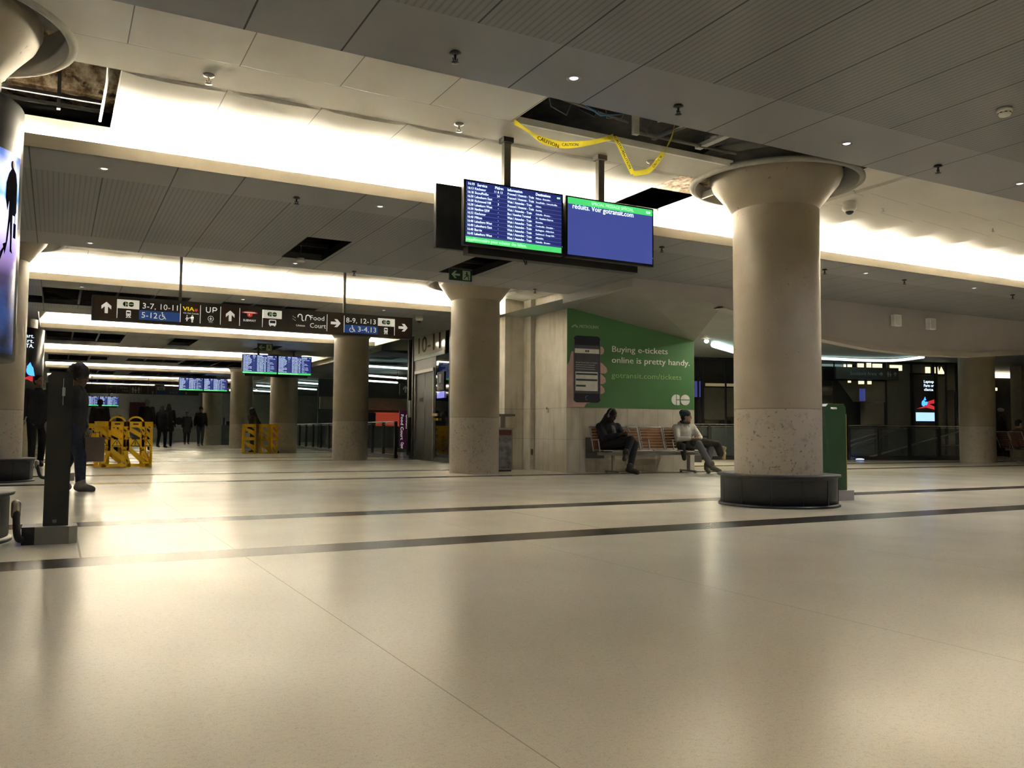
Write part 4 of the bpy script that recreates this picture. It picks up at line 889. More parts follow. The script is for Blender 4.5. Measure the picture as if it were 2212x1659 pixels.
# ------------------------------------------------------------------ glazed wall at the right
GA = Vector((15.5, 21.6, 0)); GE = (Vector((30, 16.7, 0))-GA).normalized(); GR = math.atan2(GE.y, GE.x)
t = thing('glazed_wall', 'dark glazed screen wall with mullions beyond the right hand hall', 'glass wall', tuple(GA), GR)
MB().box(1.8, 11.5, .0, .03, .06, 3.14).build('glass', glass_m, t)
for x in (2.36, 2.52, 3.27, 5.2, 8.79, 9.71, 10.50, 10.62, 10.96, 11.34): MB().box(x-.03, x+.03, -.04, .04, 0, 3.15).build('mullion', black_m, t)
MB().box(1.8, 11.5, -.05, .05, 0, .10).box(1.8, 11.5, -.05, .05, 2.98+.12, 3.15).build('rail', black_m, t)
gl = mat('warm_lit_window', (.8, .7, .4), .4, emit=(1, .86, .50), es=1.5); dimp = mat('dim_olive_panel', (.10, .095, .075), .35); dimq = mat('dim_grey_panel', (.045, .045, .045), .4)
P = Panel((0, 0, 0), (1, 0, 0), (0, 0, 1), .01)
q = MB()
for a, b, c, d in ((7.31, 2.94, 7.6, 3.03), (7.8, 2.91, 8.02, 3.07), (8.12, 2.90, 8.28, 3.09), (8.33, 2.89, 8.67, 3.07), (8.94, 2.86, 9.38, 3.04), (10.22, 2.80, 10.40, 3.0), (10.56, 2.80, 10.66, 3.0)): P.rect(q, a, b, c, d, 3)
for a, b, c, d in ((7.82, 2.40, 8.02, 2.50), (8.14, 2.40, 8.28, 2.50), (7.45, 2.44, 7.56, 2.50)): P.rect(q, a, b, c, d, 3)
P.poly(q, [(10.68, 2.78), (10.68, 3.02), (10.72, 2.84), (10.80, 3.02), (10.90, 2.84), (10.90, 2.78)], 3)
q.build('lit_windows', gl, t)
q = MB(); P.poly(q, [(7.1, 2.5), (8.76, 2.5), (8.76, 1.82), (7.63, 1.82)], 2); P.rect(q, 8.80, .3, 9.66, 2.8, 2); P.rect(q, 8.8, 2.8, 11.0, 3.08, 1.5); P.rect(q, 3.3, 1.3, 5.1, 2.2, 2); P.rect(q, 2.54, 1.2, 3.24, 2.2, 2); P.rect(q, 11.0, 2.25, 11.3, 3.1, 2); P.rect(q, 10.64, 1.0, 10.93, 2.7, 2); q.build('pale_backdrop', dimp, t)
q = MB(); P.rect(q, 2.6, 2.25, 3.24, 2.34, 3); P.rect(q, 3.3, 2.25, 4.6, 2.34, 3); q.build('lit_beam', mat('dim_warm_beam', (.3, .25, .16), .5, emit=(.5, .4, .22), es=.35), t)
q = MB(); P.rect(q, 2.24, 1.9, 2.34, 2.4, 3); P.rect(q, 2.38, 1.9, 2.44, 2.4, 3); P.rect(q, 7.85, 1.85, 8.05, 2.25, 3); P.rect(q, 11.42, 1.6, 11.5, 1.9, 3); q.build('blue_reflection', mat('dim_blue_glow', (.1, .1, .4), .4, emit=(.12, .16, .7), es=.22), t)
t = thing('video_totem', 'narrow video screen showing blue and red car lights behind the right glass', 'screen', tuple(GA+GE*9.74+Vector((-.02, -.12, 0))), GR)
MB().box(-.02, .72, 0, .08, .1, 2.72, bv=.01).build('casing', black_m, t); P = Panel((0, 0, 0), (1, 0, 0), (0, 0, 1), .004)
q = MB(); P.text(q, 'Laptop', .32, 2.47, .09, w=.36, d=2, bold=.03); P.text(q, 'Parts or', .32, 2.34, .09, w=.36, d=2, bold=.03); P.text(q, 'data', .32, 2.21, .09, w=.34, d=2, bold=.03); q.build('screen_writing', scr_tx, t)
q = MB(); P.rect(q, .02, 1.22, .69, 1.50, 1); q.build('pale_screen_band', mat('pale_blue_glow', (.4, .6, .8), .3, emit=(.40, .66, .95), es=1.3), t)
q = MB(); P.poly(q, [(.06, 1.62), (.40, 1.66), (.69, 1.60), (.69, 1.70), (.50, 1.78), (.69, 1.80), (.69, 1.93), (.46, 1.86), (.38, 1.72)], 1); q.build('red_car_picture', mat('red_glow', (.3, .02, .02), .3, emit=(.6, .03, .04), es=1.), t)
q = MB(); P.disc(q, .30, 1.80, .07, 3, 16, ry=.10); P.poly(q, [(.22, 1.74), (.40, 1.86), (.46, 1.84), (.42, 1.74)], 2); P.poly(q, [(.30, 1.90), (.36, 2.02), (.40, 1.90)], 2); q.build('blue_headlight_picture', mat('blue_glow', (.05, .2, .8), .3, emit=(.06, .30, 1.), es=2.2), t)
t = thing('hanging_sign', 'dark hanging sign with dim writing and arrow beyond the nearest column', 'sign', tuple(GA+GE*6.68+Vector((0, -.4, 2.53))), GR)
MB().box(0, 2.18, -.05, .05, 0, .38).cap((.4, 0, .38), (.4, 0, .62), .02, .02).cap((1.8, 0, .38), (1.8, 0, .62), .02, .02).build('sign_box', mat('sign_dark_olive', (.022, .022, .018), .5), t)
P = Panel((0, -.05, 0), (1, 0, 0), (0, 0, 1), .004); q = MB(); P.text(q, 'Scotiabank Arena', .48, .13, .11, w=.92, d=1); arrow(P, q, 1.55, .18, .14, True); man(P, q, 1.80, .18, .18); man(P, q, 1.88, .18, .18, True); arrow(P, q, 2.05, .18, .14); q.build('letters', mat('dim_olive_letter', (.20, .20, .17), .5), t)
for i, (x, y) in enumerate(((12.7, 12.5), (16.6, 13.2))):  # two added lamps out of view, warming the seated figure, floor and drum
    t = thing('downlight', ('left', 'right')[i]+' added lamp out of sight behind the curved grey bulkhead', 'light', (x, y, 3.16)); MB().lathe([(.08, -.004), (.06, -.006), (.055, .03)], n=20, cap=False).build('trim_ring', steel_m, t); MB().ell((0, 0, .0), (.05, .05, .012)).build('lens', spot_e, t); lamplight(t, (0, 0, -.03), 170, (1, .93, .76))
# curved and straight cool lamps, speakers, brown seats
def lamp(label, pts, rad, nm='linear_lamp'):
    t = thing(nm, label, 'light'); MB().tube(pts, rad).build('lamp_tube', cool_e, t)
lamp('long curved cool white strip light above the right glass wall', smooth([(20.3, 18.7, 3.10), (21.2, 18.5, 3.09), (22.4, 18.2, 3.08), (23.0, 17.7, 3.08), (22.9, 16.7, 3.10)], 5), .04)
lamp('cool white strip light between the poster and the nearest column, lower one', [(19.2, 22.6, 3.07), (21.8, 22.8, 3.05)], .07)
lamp('short tapered cool white strip light right of the poster top', [(15.0, 17.0, 3.07), (16.8, 18.1, 3.07)], .085)
t = thing('track_spot', 'round yellow white spot lamp just right of the poster', 'light', (14.5, 16.7, 3.10)); lamplight(t, (0, -.12, -.10), 420, (1, .88, .62)); MB().ell((0, 0, 0), (.06, .06, .05)).build('bulb', spot_e, t); MB().cap((0, 0, .03), (0, 0, .06), .03, .03).build('stem', dk_m, t)
for i, (x, lb) in enumerate(((13.98, 'left white box speaker on the grey bulkhead at right'), (14.99, 'right white box speaker on the grey bulkhead at right'))):
    t = thing('wall_speaker', lb, 'speaker', (x, 10.89, 2.83)); MB().box(0, .20, -.10, -.012, 0, .22, bv=.006).build('cabinet', mat('speaker_white', (.85, .84, .82), .5), t); MB().box(.03, .17, -.108, -.10, .02, .20).build('grille', mat('speaker_grille', (.70, .69, .66), .7), t); MB().box(.06, .14, -.012, .0, .07, .15).build('bracket', dk_m, t)
brown_m = mat('brown_seat_wood', (.10, .045, .03), .5)
bench((25.6, 18.55, 0), -.32, 'brown slatted bench against the glass beside the far right column', 3, .60, brown_m)
bench((23.4, 14.0, 0), 1.15, 'dark brown bench cut by the right edge of the picture', 2, .6, brown_m)
# brown shop wall and light at the extreme right
tag(MB().box(29.1, 30.6, 17.5, 17.9, .0, 3.155).build('tan_pier', mat('tan_plaster', (.34, .27, .18), .6)), 'tan pier with a brown dado at the right edge of the picture', 'wall')
t = thing('shop_front', 'black shop front with a pale round emblem beyond the far right column', 'shop', (30.5, 19.9, 0), -.3)
MB().box(-.4, 2.4, 0, .1, 0, 2.93).build('black_front', mat('shop_black', (.010, .010, .010), .25), t)
MB().box(-.2, 2.3, -.1, .1, 2.93, 3.13).build('lit_lintel', mat('warm_lit_lintel', (.9, .8, .6), .4, emit=(1, .86, .6), es=2.2), t)
MB().box(.35, .70, -.03, 0, 2.45, 2.56).build('small_lamp', mat('warm_lit_window', (.8, .7, .4)), t)
P = Panel((0, 0, 0), (1, 0, 0), (0, 0, 1), .006); q = MB(); P.stroke(q, [(1.70+.36*math.cos(R(a)), 1.80+.46*math.sin(R(a))) for a in range(0, 361, 15)], .04, 1); P.stroke(q, [(1.55, 1.5), (1.60, 2.1), (1.75, 1.55), (1.80, 2.1)], .05, 1); q.build('round_emblem', mat('emblem_grey', (.12, .14, .12), .5), t)

# ------------------------------------------------------------------ ticket posts
def totem(loc, label, body, trimc, h_=1.03, rz=0., green=False):
    t = thing('fare_card_reader_post', label, 'post', loc, rz)
    MB().prism([(-.17, -.10), (.10, -.13), (.15, -.09), (.15, .10), (.10, .13), (-.17, .10)] if not green else [(-.17, -.12), (.20, -.12), (.20, .12), (-.17, .12)], 0, .115).build('base_block', mat('base_grey_metal', (.19, .18, .165), .5) if not green else mat('base_mauve_grey', (.26, .24, .27), .5), t)
    MB().prism([(-.175, -.102), (-.10, -.112), (-.10, .112), (-.175, .102)], 0.001, .1165).build('base_end', black_m, t) if not green else None
    b = MB(); n = 8; w_ = .075 if not green else .165; d_ = .11; pts = [(-w_, 0), (w_, 0), (w_, h_-.06)]+[(w_-.06+.06*math.cos(R(a)), h_-.06+.06*math.sin(R(a))) for a in range(15, 91, 15)]+[(-w_+.03, h_), (-w_, h_-.03)]
    Mx = Matrix.Translation((.02 if not green else 0, .06, .115)) @ Matrix.Rotation(R(90), 4, 'X')
    b.prism(pts, 0, d_, Mx); b.build('post_body', body, t)
    sm = MB()
    if not green:
        sm.box(.052, .056, -.0525, -.05, .12, .115+h_-.06); sm.build('edge_seam', black_m, t)
        MB().box(.03, .05, -.056, -.05, .98, 1.04, bv=.003).build('card_label', mat('label_grey', (.30, .31, .32), .4), t)
        MB().box(.036, .039, -.06, -.05, .92, 1.10).build('light_slit', mat('slit_pale', (.5, .52, .58), .3), t); MB().box(.0, .025, -.0535, -.05, .135, .155).build('maker_plate', mat('plate_steel', (.12, .12, .11), .4), t)
    else:
        MB().box(w_-.004, w_+.006, -.05, .06, .13, 1.0).build('yellow_side', mat('gold_yellow', (.55, .42, .03), .5), t); MB().box(-w_+.03, w_-.03, -.05, .06, .115+h_-.001, .115+h_+.004).build('gold_cap', mat('olive_gold', (.14, .12, .02), .4), t)
        P = Panel((0, -.05, 0), (1, 0, 0), (0, 0, 1), .003); q = MB(); P.text(q, 'PRESTO', -.09, 1.055, .022, w=.10, d=1, bold=.03); q.build('lettering', sg_wh, t)
    return t
totem((.005, 6.55, 0), 'tall black card reader post on a grey block in the left foreground', mat('charcoal_post', (.013, .013, .011), .45), 0)
totem((.13, 14.3, 0), 'second grey based reader post half hidden behind the black foreground post', MATS['charcoal_post'], 0)
totem((8.02, 7.05, 0), 'dark green card reader post with yellow side behind the charcoal drum', mat('deep_green_post', (.006, .045, .016), .4), 0, 1.0, .0, True)
def conduit(pts, rad, lab):
    t = thing('hose', lab, 'cable'); MB().tube(smooth([Vector(p) for p in pts]), rad, 12).build('hose_tube', black_m, t); MB().cap(Vector(pts[0])+Vector((0, 0, .01)), Vector(pts[0])-Vector((0, 0, .06)), rad*1.3, rad*1.3).build('coupling', steel_m, t)
conduit([(-.205, 6.44, .26), (-.20, 6.42, .16), (-.195, 6.40, .09), (-.185, 6.41, .05), (-.168, 6.43, .04)], .022, 'black cable hose from the left edge drum to the black post')
conduit([(-.21, 14.2, .27), (-.19, 14.18, .15), (-.15, 14.18, .06), (-.06, 14.2, .05)], .022, 'black cable hose from the second drum to the reader post')

# ------------------------------------------------------------------ curved video advertisements
def cylfn(cx, cy, rad):
    return lambda x, y, d: Vector((cx+(rad+d)*math.cos(R(x)), cy+(rad+d)*math.sin(R(x)), y))   # x in degrees
t = thing('curved_video_screen', 'curved advertising screen wrapped round the left edge column, walking figure on blue', 'screen')
MB().lathe([(.50, 2.985), (.605, 2.985), (.61, 2.975), (.61, 1.235), (.60, 1.225), (.50, 1.225)], -.87, 6.86, n=72, cap=False).build('casing', mat('casing_dark_satin', (.020, .019, .018), .3), t)
vm, nb = newmat('video_picture', .25); X, Y, Z = nb.xyz()
def ramp(v, stops):
    n_ = nb.nt.nodes.new('ShaderNodeValToRGB'); cr_ = n_.color_ramp
    while len(cr_.elements) < len(stops): cr_.elements.new(.5)
    for e_, (p_, c_) in zip(cr_.elements, stops): e_.position = p_; e_.color = (*c_, 1)
    nb.nt.links.new(v, n_.inputs[0]); return n_.outputs[0]
zz = nb.rng(Z, 1.24, 2.66, 0, 1)
cc = ramp(zz, [(0, (.004, .006, .016)), (.24, (.006, .01, .035)), (.38, (.05, .035, .10)), (.50, (.40, .26, .62)), (.62, (1, .92, 1.3)), (.72, (.9, .95, 1.3)), (.76, (.10, .42, 1.0)), (.82, (.55, .70, 1.1)), (.88, (.9, .95, 1.2)), (.94, (.12, .22, .7)), (1, (.03, .08, .3))])
wv = nb.noise(3, 3, nb.mapv(1.2, 1.2, 2.5)); cc = nb.mix(nb.rng(wv, .35, .65, 0, .25), cc, (.05, .16, .55)); nb.out((.01, .01, .02)) if 0 else None
nb.b.inputs['Base Color'].default_value = (.01, .01, .02, 1); nb.nt.links.new(cc, nb.b.inputs['Emission Color']); nb.b.inputs['Emission Strength'].default_value = 1.25
MB().lathe([(.613, 1.26), (.613, 2.62)], -.87, 6.86, n=48, cap=False, a0=R(-120), a1=R(-13)).build('display_panel', vm, t)
P = Panel((0, 0, 0), (1, 0, 0), (0, 0, 1), .002, cylfn(-.87, 6.86, .613)); q = MB()
fx = lambda x: -25.0+(x)*1.0
P.disc(q, -24.3, 2.535, 1.7, 2, 14, ry=.032)
P.poly(q, [(-26.6, 2.30), (-26.8, 2.18), (-28.8, 2.0), (-31.6, 1.985), (-29.5, 1.92), (-27, 2.02), (-25.2, 2.16), (-24.2, 2.05), (-24.0, 1.95), (-21.0, 1.94), (-22.2, 1.97), (-22.4, 2.2), (-19.4, 2.2), (-17.3, 2.23), (-17.5, 2.42), (-19.5, 2.49), (-22.6, 2.515), (-25.6, 2.505), (-28.0, 2.47), (-30.3, 2.40), (-30.5, 2.30), (-28.4, 2.22)], 2)
P.rect(q, -20.5, 2.05, -17.0, 2.15, 2); P.stroke(q, [(-18.8, 2.15), (-18.8, 2.24)], .5, 2)
P.poly(q, [(-33.5, 1.93), (-29, 1.99), (-34, 1.86)], 2)
q.build('figure_picture', mat('video_black', (.003, .003, .008), .95, spec=.05), t)
q = MB(); P.disc(q, -24.1, 2.540, .9, 4, 12, ry=.022); q.build('face_picture', mat('video_face', (.2, .08, .06), .4, emit=(.35, .12, .10), es=.6), t)
t = thing('curved_video_screen', 'dark curved advertisement with white words and a blue lit car, third left column', 'screen')
MB().lathe([(.50, 3.0), (.60, 2.98), (.60, 1.2), (.50, 1.2)], -.87, 22.0, n=60, cap=False).build('casing', mat('casing_deep_violet', (.010, .008, .016), .3), t)
P = Panel((0, 0, 0), (1, 0, 0), (0, 0, 1), .004, cylfn(-.87, 22.0, .60)); q = MB()
def ctext(s, z): 
    vs, fs = textgeo(s, .03); W = max(v.x for v in vs); q.add([P.P(-83+34*v.x/W, z+v.y*.085/.7, .008) for v in vs], fs)
ctext('smart.', 2.76); ctext('start.', 2.65); ctext('DATA.', 2.54)
q.build('white_words', scr_tx, t)
q = MB(); P.disc(q, -55, 2.04, 8, 3, 16, ry=.11); P.poly(q, [(-62, 2.12), (-55, 2.22), (-46, 2.02), (-44, 1.92), (-54, 1.93)], 2); q.build('blue_headlight_picture', MATS['blue_glow'], t)
q = MB(); P.poly(q, [(-76, 1.80), (-48, 1.80), (-48, 1.93), (-56, 1.92), (-68, 1.86)], 2); P.rect(q, -80, 1.98, -64, 2.2, 1); q.build('red_car_picture', MATS['red_glow'], t)
q = MB(); P.rect(q, -90, 1.22, -38, 1.62, 2); q.build('pale_screen_band', mat('pale_white_glow', (.6, .7, .9), .3, emit=(.62, .75, 1), es=1.3), t)

# ------------------------------------------------------------------ yellow folding barriers
def barrier_panel(t, x, y, w_, h_, rz, handle=False, flare=0., name='barrier_panel', warn=True):
    root = MB(); M_ = Matrix.Translation((x, y, 0)) @ Matrix.Rotation(rz, 4, 'Z')
    P = Panel((x, y, 0), (math.cos(rz), math.sin(rz), 0), (0, 0, 1), .001); th = 34
    def st(pts, wd, d=th): P.stroke(root, pts, wd, d)
    hw = w_/2; g = .05
    zt = h_*.90 if handle else h_
    st([(-hw+g/2, .0 if not flare else .33), (-hw+g/2, zt)], g); st([(hw-g/2, 0 if not flare else .33), (hw-g/2, zt)], g)
    if flare: st([(-hw+g/2, .36), (-hw-flare+.02, .05)], g*1.2); st([(hw-g/2, .36), (hw+flare-.02, .05)], g*1.2); st([(-hw-flare-.01, .045), (hw+flare+.01, .045)], .06); st([(-hw-flare, .01), (-hw-flare+.08, .03)], .05); st([(hw+flare, .01), (hw+flare-.08, .03)], .05)
    else: st([(-hw, .02), (hw, .02)], .04)
    st([(-hw, zt-.05), (hw, zt-.05)], .10); st([(-hw, .485), (hw, .485)], .15 if warn else .10)
    st([(-hw, .0+.52), (-hw, .45)], .02)
    a = zt-.10; st([(-hw+.02, a-.02), (hw-.02, .60)], .075); st([(-hw+.02, .40), (hw+flare*.6-.02, .10)], .075); st([(-hw+.01, .60), (-hw+.10, .565)], .03); st([(hw-.12, a+.0), (hw, a-.10)], .03)
    if handle: st([(hw*.82*math.cos(R(k)), zt-.015+(h_-zt)*math.sin(R(k))*1.05) for k in range(0, 181, 15)], .035)
    t = root.build(name, yellow_m, t)
    if warn:
        q = MB(); P2 = Panel(P.P(0, 0, .0), P.r, P.u, .001)
        P2.stroke(q, [(-.085, .43), (.085, .43), (0, .56), (-.085, .43)], .012, th+2); P2.stroke(q, [(0, .465), (0, .52)], .014, th+2); P2.rect(q, -.008, .442, .008, .455, th+2); q.build('warning_triangle', mat('brown_black_print', (.05, .03, .01), .5), t)
        if handle: q = MB(); P2.rect(q, -.05, zt-.065, .05, zt-.035, th+2); q.build('red_label', mat('small_red_label', (.25, .02, .01), .5), t)
t = thing('folding_barrier', 'yellow folding barrier standing at left with two handled end panels', 'barrier', (.70, 18.85, 0))
barrier_panel(t, .40, -.06, .33, 1.02, 0, True, .10); barrier_panel(t, .74, -.03, .33, 1.02, 0, True, .10)
barrier_panel(t, .15, .14, .26, .92, .3); barrier_panel(t, .96, .12, .24, .92, -.15)
barrier_panel(t, .02, .5, .40, .92, 1.3, warn=False); barrier_panel(t, 1.02, .45, .40, .92, 1.45, warn=False); barrier_panel(t, -.08, .95, .34, .88, .2, warn=False); barrier_panel(t, .38, .30, .34, .92, .05, warn=False); barrier_panel(t, .76, .33, .34, .92, -.05, warn=False); barrier_panel(t, .30, .45, .40, .90, .15, warn=False); barrier_panel(t, .80, .5, .40, .90, -.12, warn=False)
MB().tube([(.86, -.02, .83), (.92, -.06, .78), (.93, -.06, .68), (.88, -.05, .64), (.85, -.03, .72)], .008).build('strap_loop', dk_m, t)
t = thing('folding_barrier', 'closed yellow folding barrier farther off, before the fourth column', 'barrier', (5.98, 28.75, 0))
barrier_panel(t, -.36, 0, .40, .97, 0, warn=False); barrier_panel(t, .12, .02, .34, .97, 0, warn=True); barrier_panel(t, .43, .02, .28, .97, 0, warn=False); barrier_panel(t, -.2, .35, .7, .97, .1, warn=False); barrier_panel(t, .2, .5, .6, .97, -.1, warn=False)
MB().box(-.15, -.06, -.02, .1, .02, .96).build('hinge_post', mat('brown_yellow', (.22, .12, .01), .5), t); MB().ell((.60, .1, .04), (.04, .04, .04)).build('caster', black_m, t)

# distant bins, frames and notices
t = thing('ticket_kiosk', 'grey kiosk cabinet beside the narrow far columns', 'kiosk', (7.35, 45.6, 0)); MB().box(0, .62, 0, .5, 0, 1.02, bv=.01).build('cabinet', mat('kiosk_grey', (.13, .125, .12), .5), t); MB().box(.05, .18, .1, .3, 1.02, 1.25).box(.42, .58, .1, .3, 1.02, 1.22).box(.26, .34, .1, .2, 1.02, 1.4).build('devices', black_m, t)
t = thing('bench', 'white framed far table behind the walkers', 'table', (3.9, 54, 0)); MB().box(0, 3.2, 0, .5, .72, .78).build('top', mat('pale_far_top', (.4, .4, .4)), t)
for xx in (.8, 1.6, 2.3, 3.0): MB().box(xx, xx+.06, .1, .16, 0, .72).build('leg', MATS['pale_far_top'], t)
tag(MB().box(4.05, 4.95, 57.9, 57.98, 1.2, 2.45).build('wall_notice', mat('dark_red_notice', (.09, .02, .02), .6)), 'dark red notice on the far grey wall', 'poster')
tag(MB().box(8.3, 9.0, 57.5, 57.9, 0, 3.1).build('far_pier', mat('dim_pier', (.12, .115, .11), .6)), 'dim grey pier at the end of the hall', 'pier')
t = thing('lobby_lamp', 'small warm lamp on the far ceiling band', 'light', (3.0, 57.3, 3.0)); MB().ell((0, 0, 0), (.09, .09, .07)).build('bulb', spot_e, t); MB().cap((0, 0, .05), (0, 0, .2), .02, .02).build('stem', dk_m, t)
# ------------------------------------------------------------------ people
def remesh(mb, name, m, parent, vox, smooth_it=2, dec=1.0):
    me = mb.mesh('tmp', None); o = bpy.data.objects.new('tmp', me); COL.objects.link(o)
    q = o.modifiers.new('r', 'REMESH'); q.mode = 'VOXEL'; q.voxel_size = vox; q.use_smooth_shade = True
    s = o.modifiers.new('s', 'SMOOTH'); s.iterations = smooth_it; s.factor = .5
    if dec < 1: d = o.modifiers.new('d', 'DECIMATE'); d.ratio = dec
    dg = bpy.context.evaluated_depsgraph_get(); dg.update(); ev = o.evaluated_get(dg)
    me2 = bpy.data.meshes.new_from_object(ev); bpy.data.objects.remove(o); bpy.data.meshes.remove(me)
    me2.name = name; me2.materials.clear(); me2.materials.append(m)
    for p in me2.polygons: p.use_smooth = True
    n = bpy.data.objects.new(name, me2); COL.objects.link(n); n.parent = parent; return n
def person(label, loc, rz, J, top, trouser, shoe, skin, hair='short', hairm=hair_m, cap=None, hood=False, vox=.012, coat_len=.0, look=0., nod=0., grip=False, bulk=1., headscale=1.):
    """J: joints in local metres; the figure faces -Y."""
    V_ = {k: Vector(v) for k, v in J.items()}
    t = thing('person', label, 'person', loc, rz)
    pel, che, nk, hd = V_['pel'], V_['che'], V_['nk'], V_['hd']
    Mh = Matrix.Translation(hd) @ Matrix.Rotation(look, 4, 'Z') @ Matrix.Rotation(nod, 4, 'X'); Mr = Mh.to_3x3(); H = lambda x, y, z: Mh @ (Vector((x, y, z))*headscale)
    b = MB()
    b.cap(pel, che, .13, .14).cap(che, nk, .12, .055).cap(nk, H(0, .02, -.06), .052, .05)
    b.ell(H(0, .005, .025), (.074, .094, .100), Mr).ell(H(0, -.025, -.045), (.056, .060, .060), Mr).cap(H(0, -.065, -.085), H(0, -.05, -.08), .024, .03)
    b.cap(H(0, -.086, .015), H(0, -.100, -.020), .009, .013).cap(H(-.032, -.082, .030), H(.032, -.082, .030), .011, .011)
    b.cap(H(-.018, -.088, -.052), H(.018, -.088, -.052), .0075, .0075); b.ell(H(.075, .01, -.005), (.012, .022, .030), Mr).ell(H(-.075, .01, -.005), (.012, .022, .030), Mr)
    for s in 'LR':
        sh, el, ha = V_['sh'+s], V_['el'+s], V_['ha'+s]
        b.cap(che+(sh-che)*.5, sh, .09, .06).cap(sh, el, .048, .038).cap(el, ha, .038, .026)
        hip, kn, an, to = V_['hip'+s], V_['kn'+s], V_['an'+s], V_['to'+s]
        b.cap(pel, hip, .11, .09).cap(hip, kn, .082, .052).cap(kn, an, .052, .034).cap(an, to, .034, .026)
        # hand: palm, four fingers of unequal length, thumb
        d = V_.get('pt'+s, (ha-el)).normalized(); side = Vector((1, 0, 0)) if s == 'R' else Vector((-1, 0, 0)); nrm = d.cross(side); nrm = nrm.normalized() if nrm.length > .1 else Vector((0, -1, 0)); ac = nrm.cross(d).normalized()
        pc = ha+d*.05; b.cap(ha, pc+d*.02, .024, .028); cur = .9 if grip else .45
        for i, L in enumerate((.062, .072, .068, .052)):
            r0 = ha+d*.075+ac*((i-1.5)*.021); m1 = r0+(d*math.cos(cur*.5)-nrm*math.sin(cur*.5))*L*.5; m2 = m1+(d*math.cos(cur*1.4)-nrm*math.sin(cur*1.4))*L*.5
            b.cap(r0, m1, .0095, .0088, 8).cap(m1, m2, .0088, .0075, 8)
        th = ha+d*.03-ac*.028; b.cap(th, th-ac*.025+d*.03, .011, .010, 8).cap(th-ac*.025+d*.03, th-ac*.022+d*.055-nrm*.01, .010, .008, 8)
    bo = remesh(b, 'body', skin, t, vox*.75, 1)
    e = MB()
    for sx in (-.032, .032): e.ell(H(sx, -.083, .012), (.010, .006, .006), Mr, 8, 6)
    e.build('eyes', mat('dark_eye', (.02, .015, .012), .2), bo)
    # jacket
    k = bulk; c = MB(); c.cap(pel+Vector((0, 0, .02-coat_len)), che, .155*k, .165*k).cap(pel, pel+Vector((0, 0, .1)), .15*k, .15*k).cap(che, nk-Vector((0, 0, .03)), .15*k, .075)
    for s in 'LR':
        sh, el, ha = V_['sh'+s], V_['el'+s], V_['ha'+s]
        c.cap(che+(sh-che)*.4+Vector((0, 0, -.02)), sh, .12*k, .078*k).cap(che-Vector((0, 0, .12)), sh-Vector((0, 0, .08)), .13*k, .07).cap(sh, el, .072*k, .058*k).cap(el, el+(ha-el)*.93, .058*k, .042*k)
        if coat_len > .15: c.cap(V_['hip'+s], V_['hip'+s]+(V_['kn'+s]-V_['hip'+s])*.5, .12*k, .125*k)
    if hood: c.cap(nk+Vector((-.07, .05, -.005)), nk+Vector((.07, .05, -.005)), .055, .055).cap(nk+Vector((-.075, -.03, -.03)), nk+Vector((.075, -.03, -.03)), .03, .03).cap(nk+Vector((-.09, .02, -.02)), nk+Vector((-.06, -.06, -.05)), .03, .028).cap(nk+Vector((.09, .02, -.02)), nk+Vector((.06, -.06, -.05)), .03, .028)
    remesh(c, 'jacket', top, t, vox, 3)
    q = MB(); q.cap(pel+Vector((0, 0, .05)), pel-Vector((0, 0, .02)), .135, .14)
    for s in 'LR':
        hip, kn, an = V_['hip'+s], V_['kn'+s], V_['an'+s]
        q.cap(pel, hip, .13, .105).cap(hip, kn, .100, .073).cap(kn, an, .073, .056)
    remesh(q, 'trousers', trouser, t, vox, 2)
    for s in 'LR':
        an, to = V_['an'+s], V_['to'+s]; q = MB(); dd = (to-an); q.cap(an-Vector((0, 0, .02)), an+Vector((0, 0, .06)), .058, .060).cap(an-Vector((0, 0, .030))-dd*.25, to, .048, .044).cap(an-Vector((0, 0, .02)), an+dd*.75, .052, .046)
        remesh(q, 'shoe', shoe, t, vox, 1)
    g = MB()
    if hair == 'short': g.ell(H(0, .018, .045), (.082, .098, .088), Mr).ell(H(0, .05, .0), (.074, .062, .08), Mr)
    elif hair == 'afro':
        g.ell(H(0, .03, .06), (.12, .125, .115), Mr)
        rnd = random.Random(3)
        for i in range(60):
            a_, z_ = rnd.uniform(0, 6.28), rnd.uniform(-.4, 1); rr = math.sqrt(1-z_*z_) if z_ > -1 else 0
            g.ell(H(.115*rr*math.cos(a_), .03+.12*rr*math.sin(a_)*(1 if math.sin(a_) > -.3 else .6), .06+.11*z_), (.022, .022, .022), None, 6, 5)
    elif hair == 'long':
        g.ell(H(0, .02, .045), (.088, .105, .090), Mr).ell(H(0, .055, -.02), (.085, .07, .11), Mr).cap(H(-.06, .06, -.05), H(-.07, .09, -.24), .05, .055).cap(H(.06, .06, -.05), H(.07, .09, -.24), .05, .055).cap(H(0, .08, -.05), H(0, .11, -.28), .07, .07)
    if hair: remesh(g, 'hair', hairm, bo, vox, 1)
    if cap:
        g = MB(); g.ell(H(0, .02, .055), (.092, .110, .088), Mr).ell(H(-.0, .07, .085), (.075, .07, .06), Mr).cap(H(-.075, -.055, .045), H(.075, -.055, .045), .020, .020); remesh(g, 'knitted_cap', cap, t, vox*.7, 1)
    return t, H
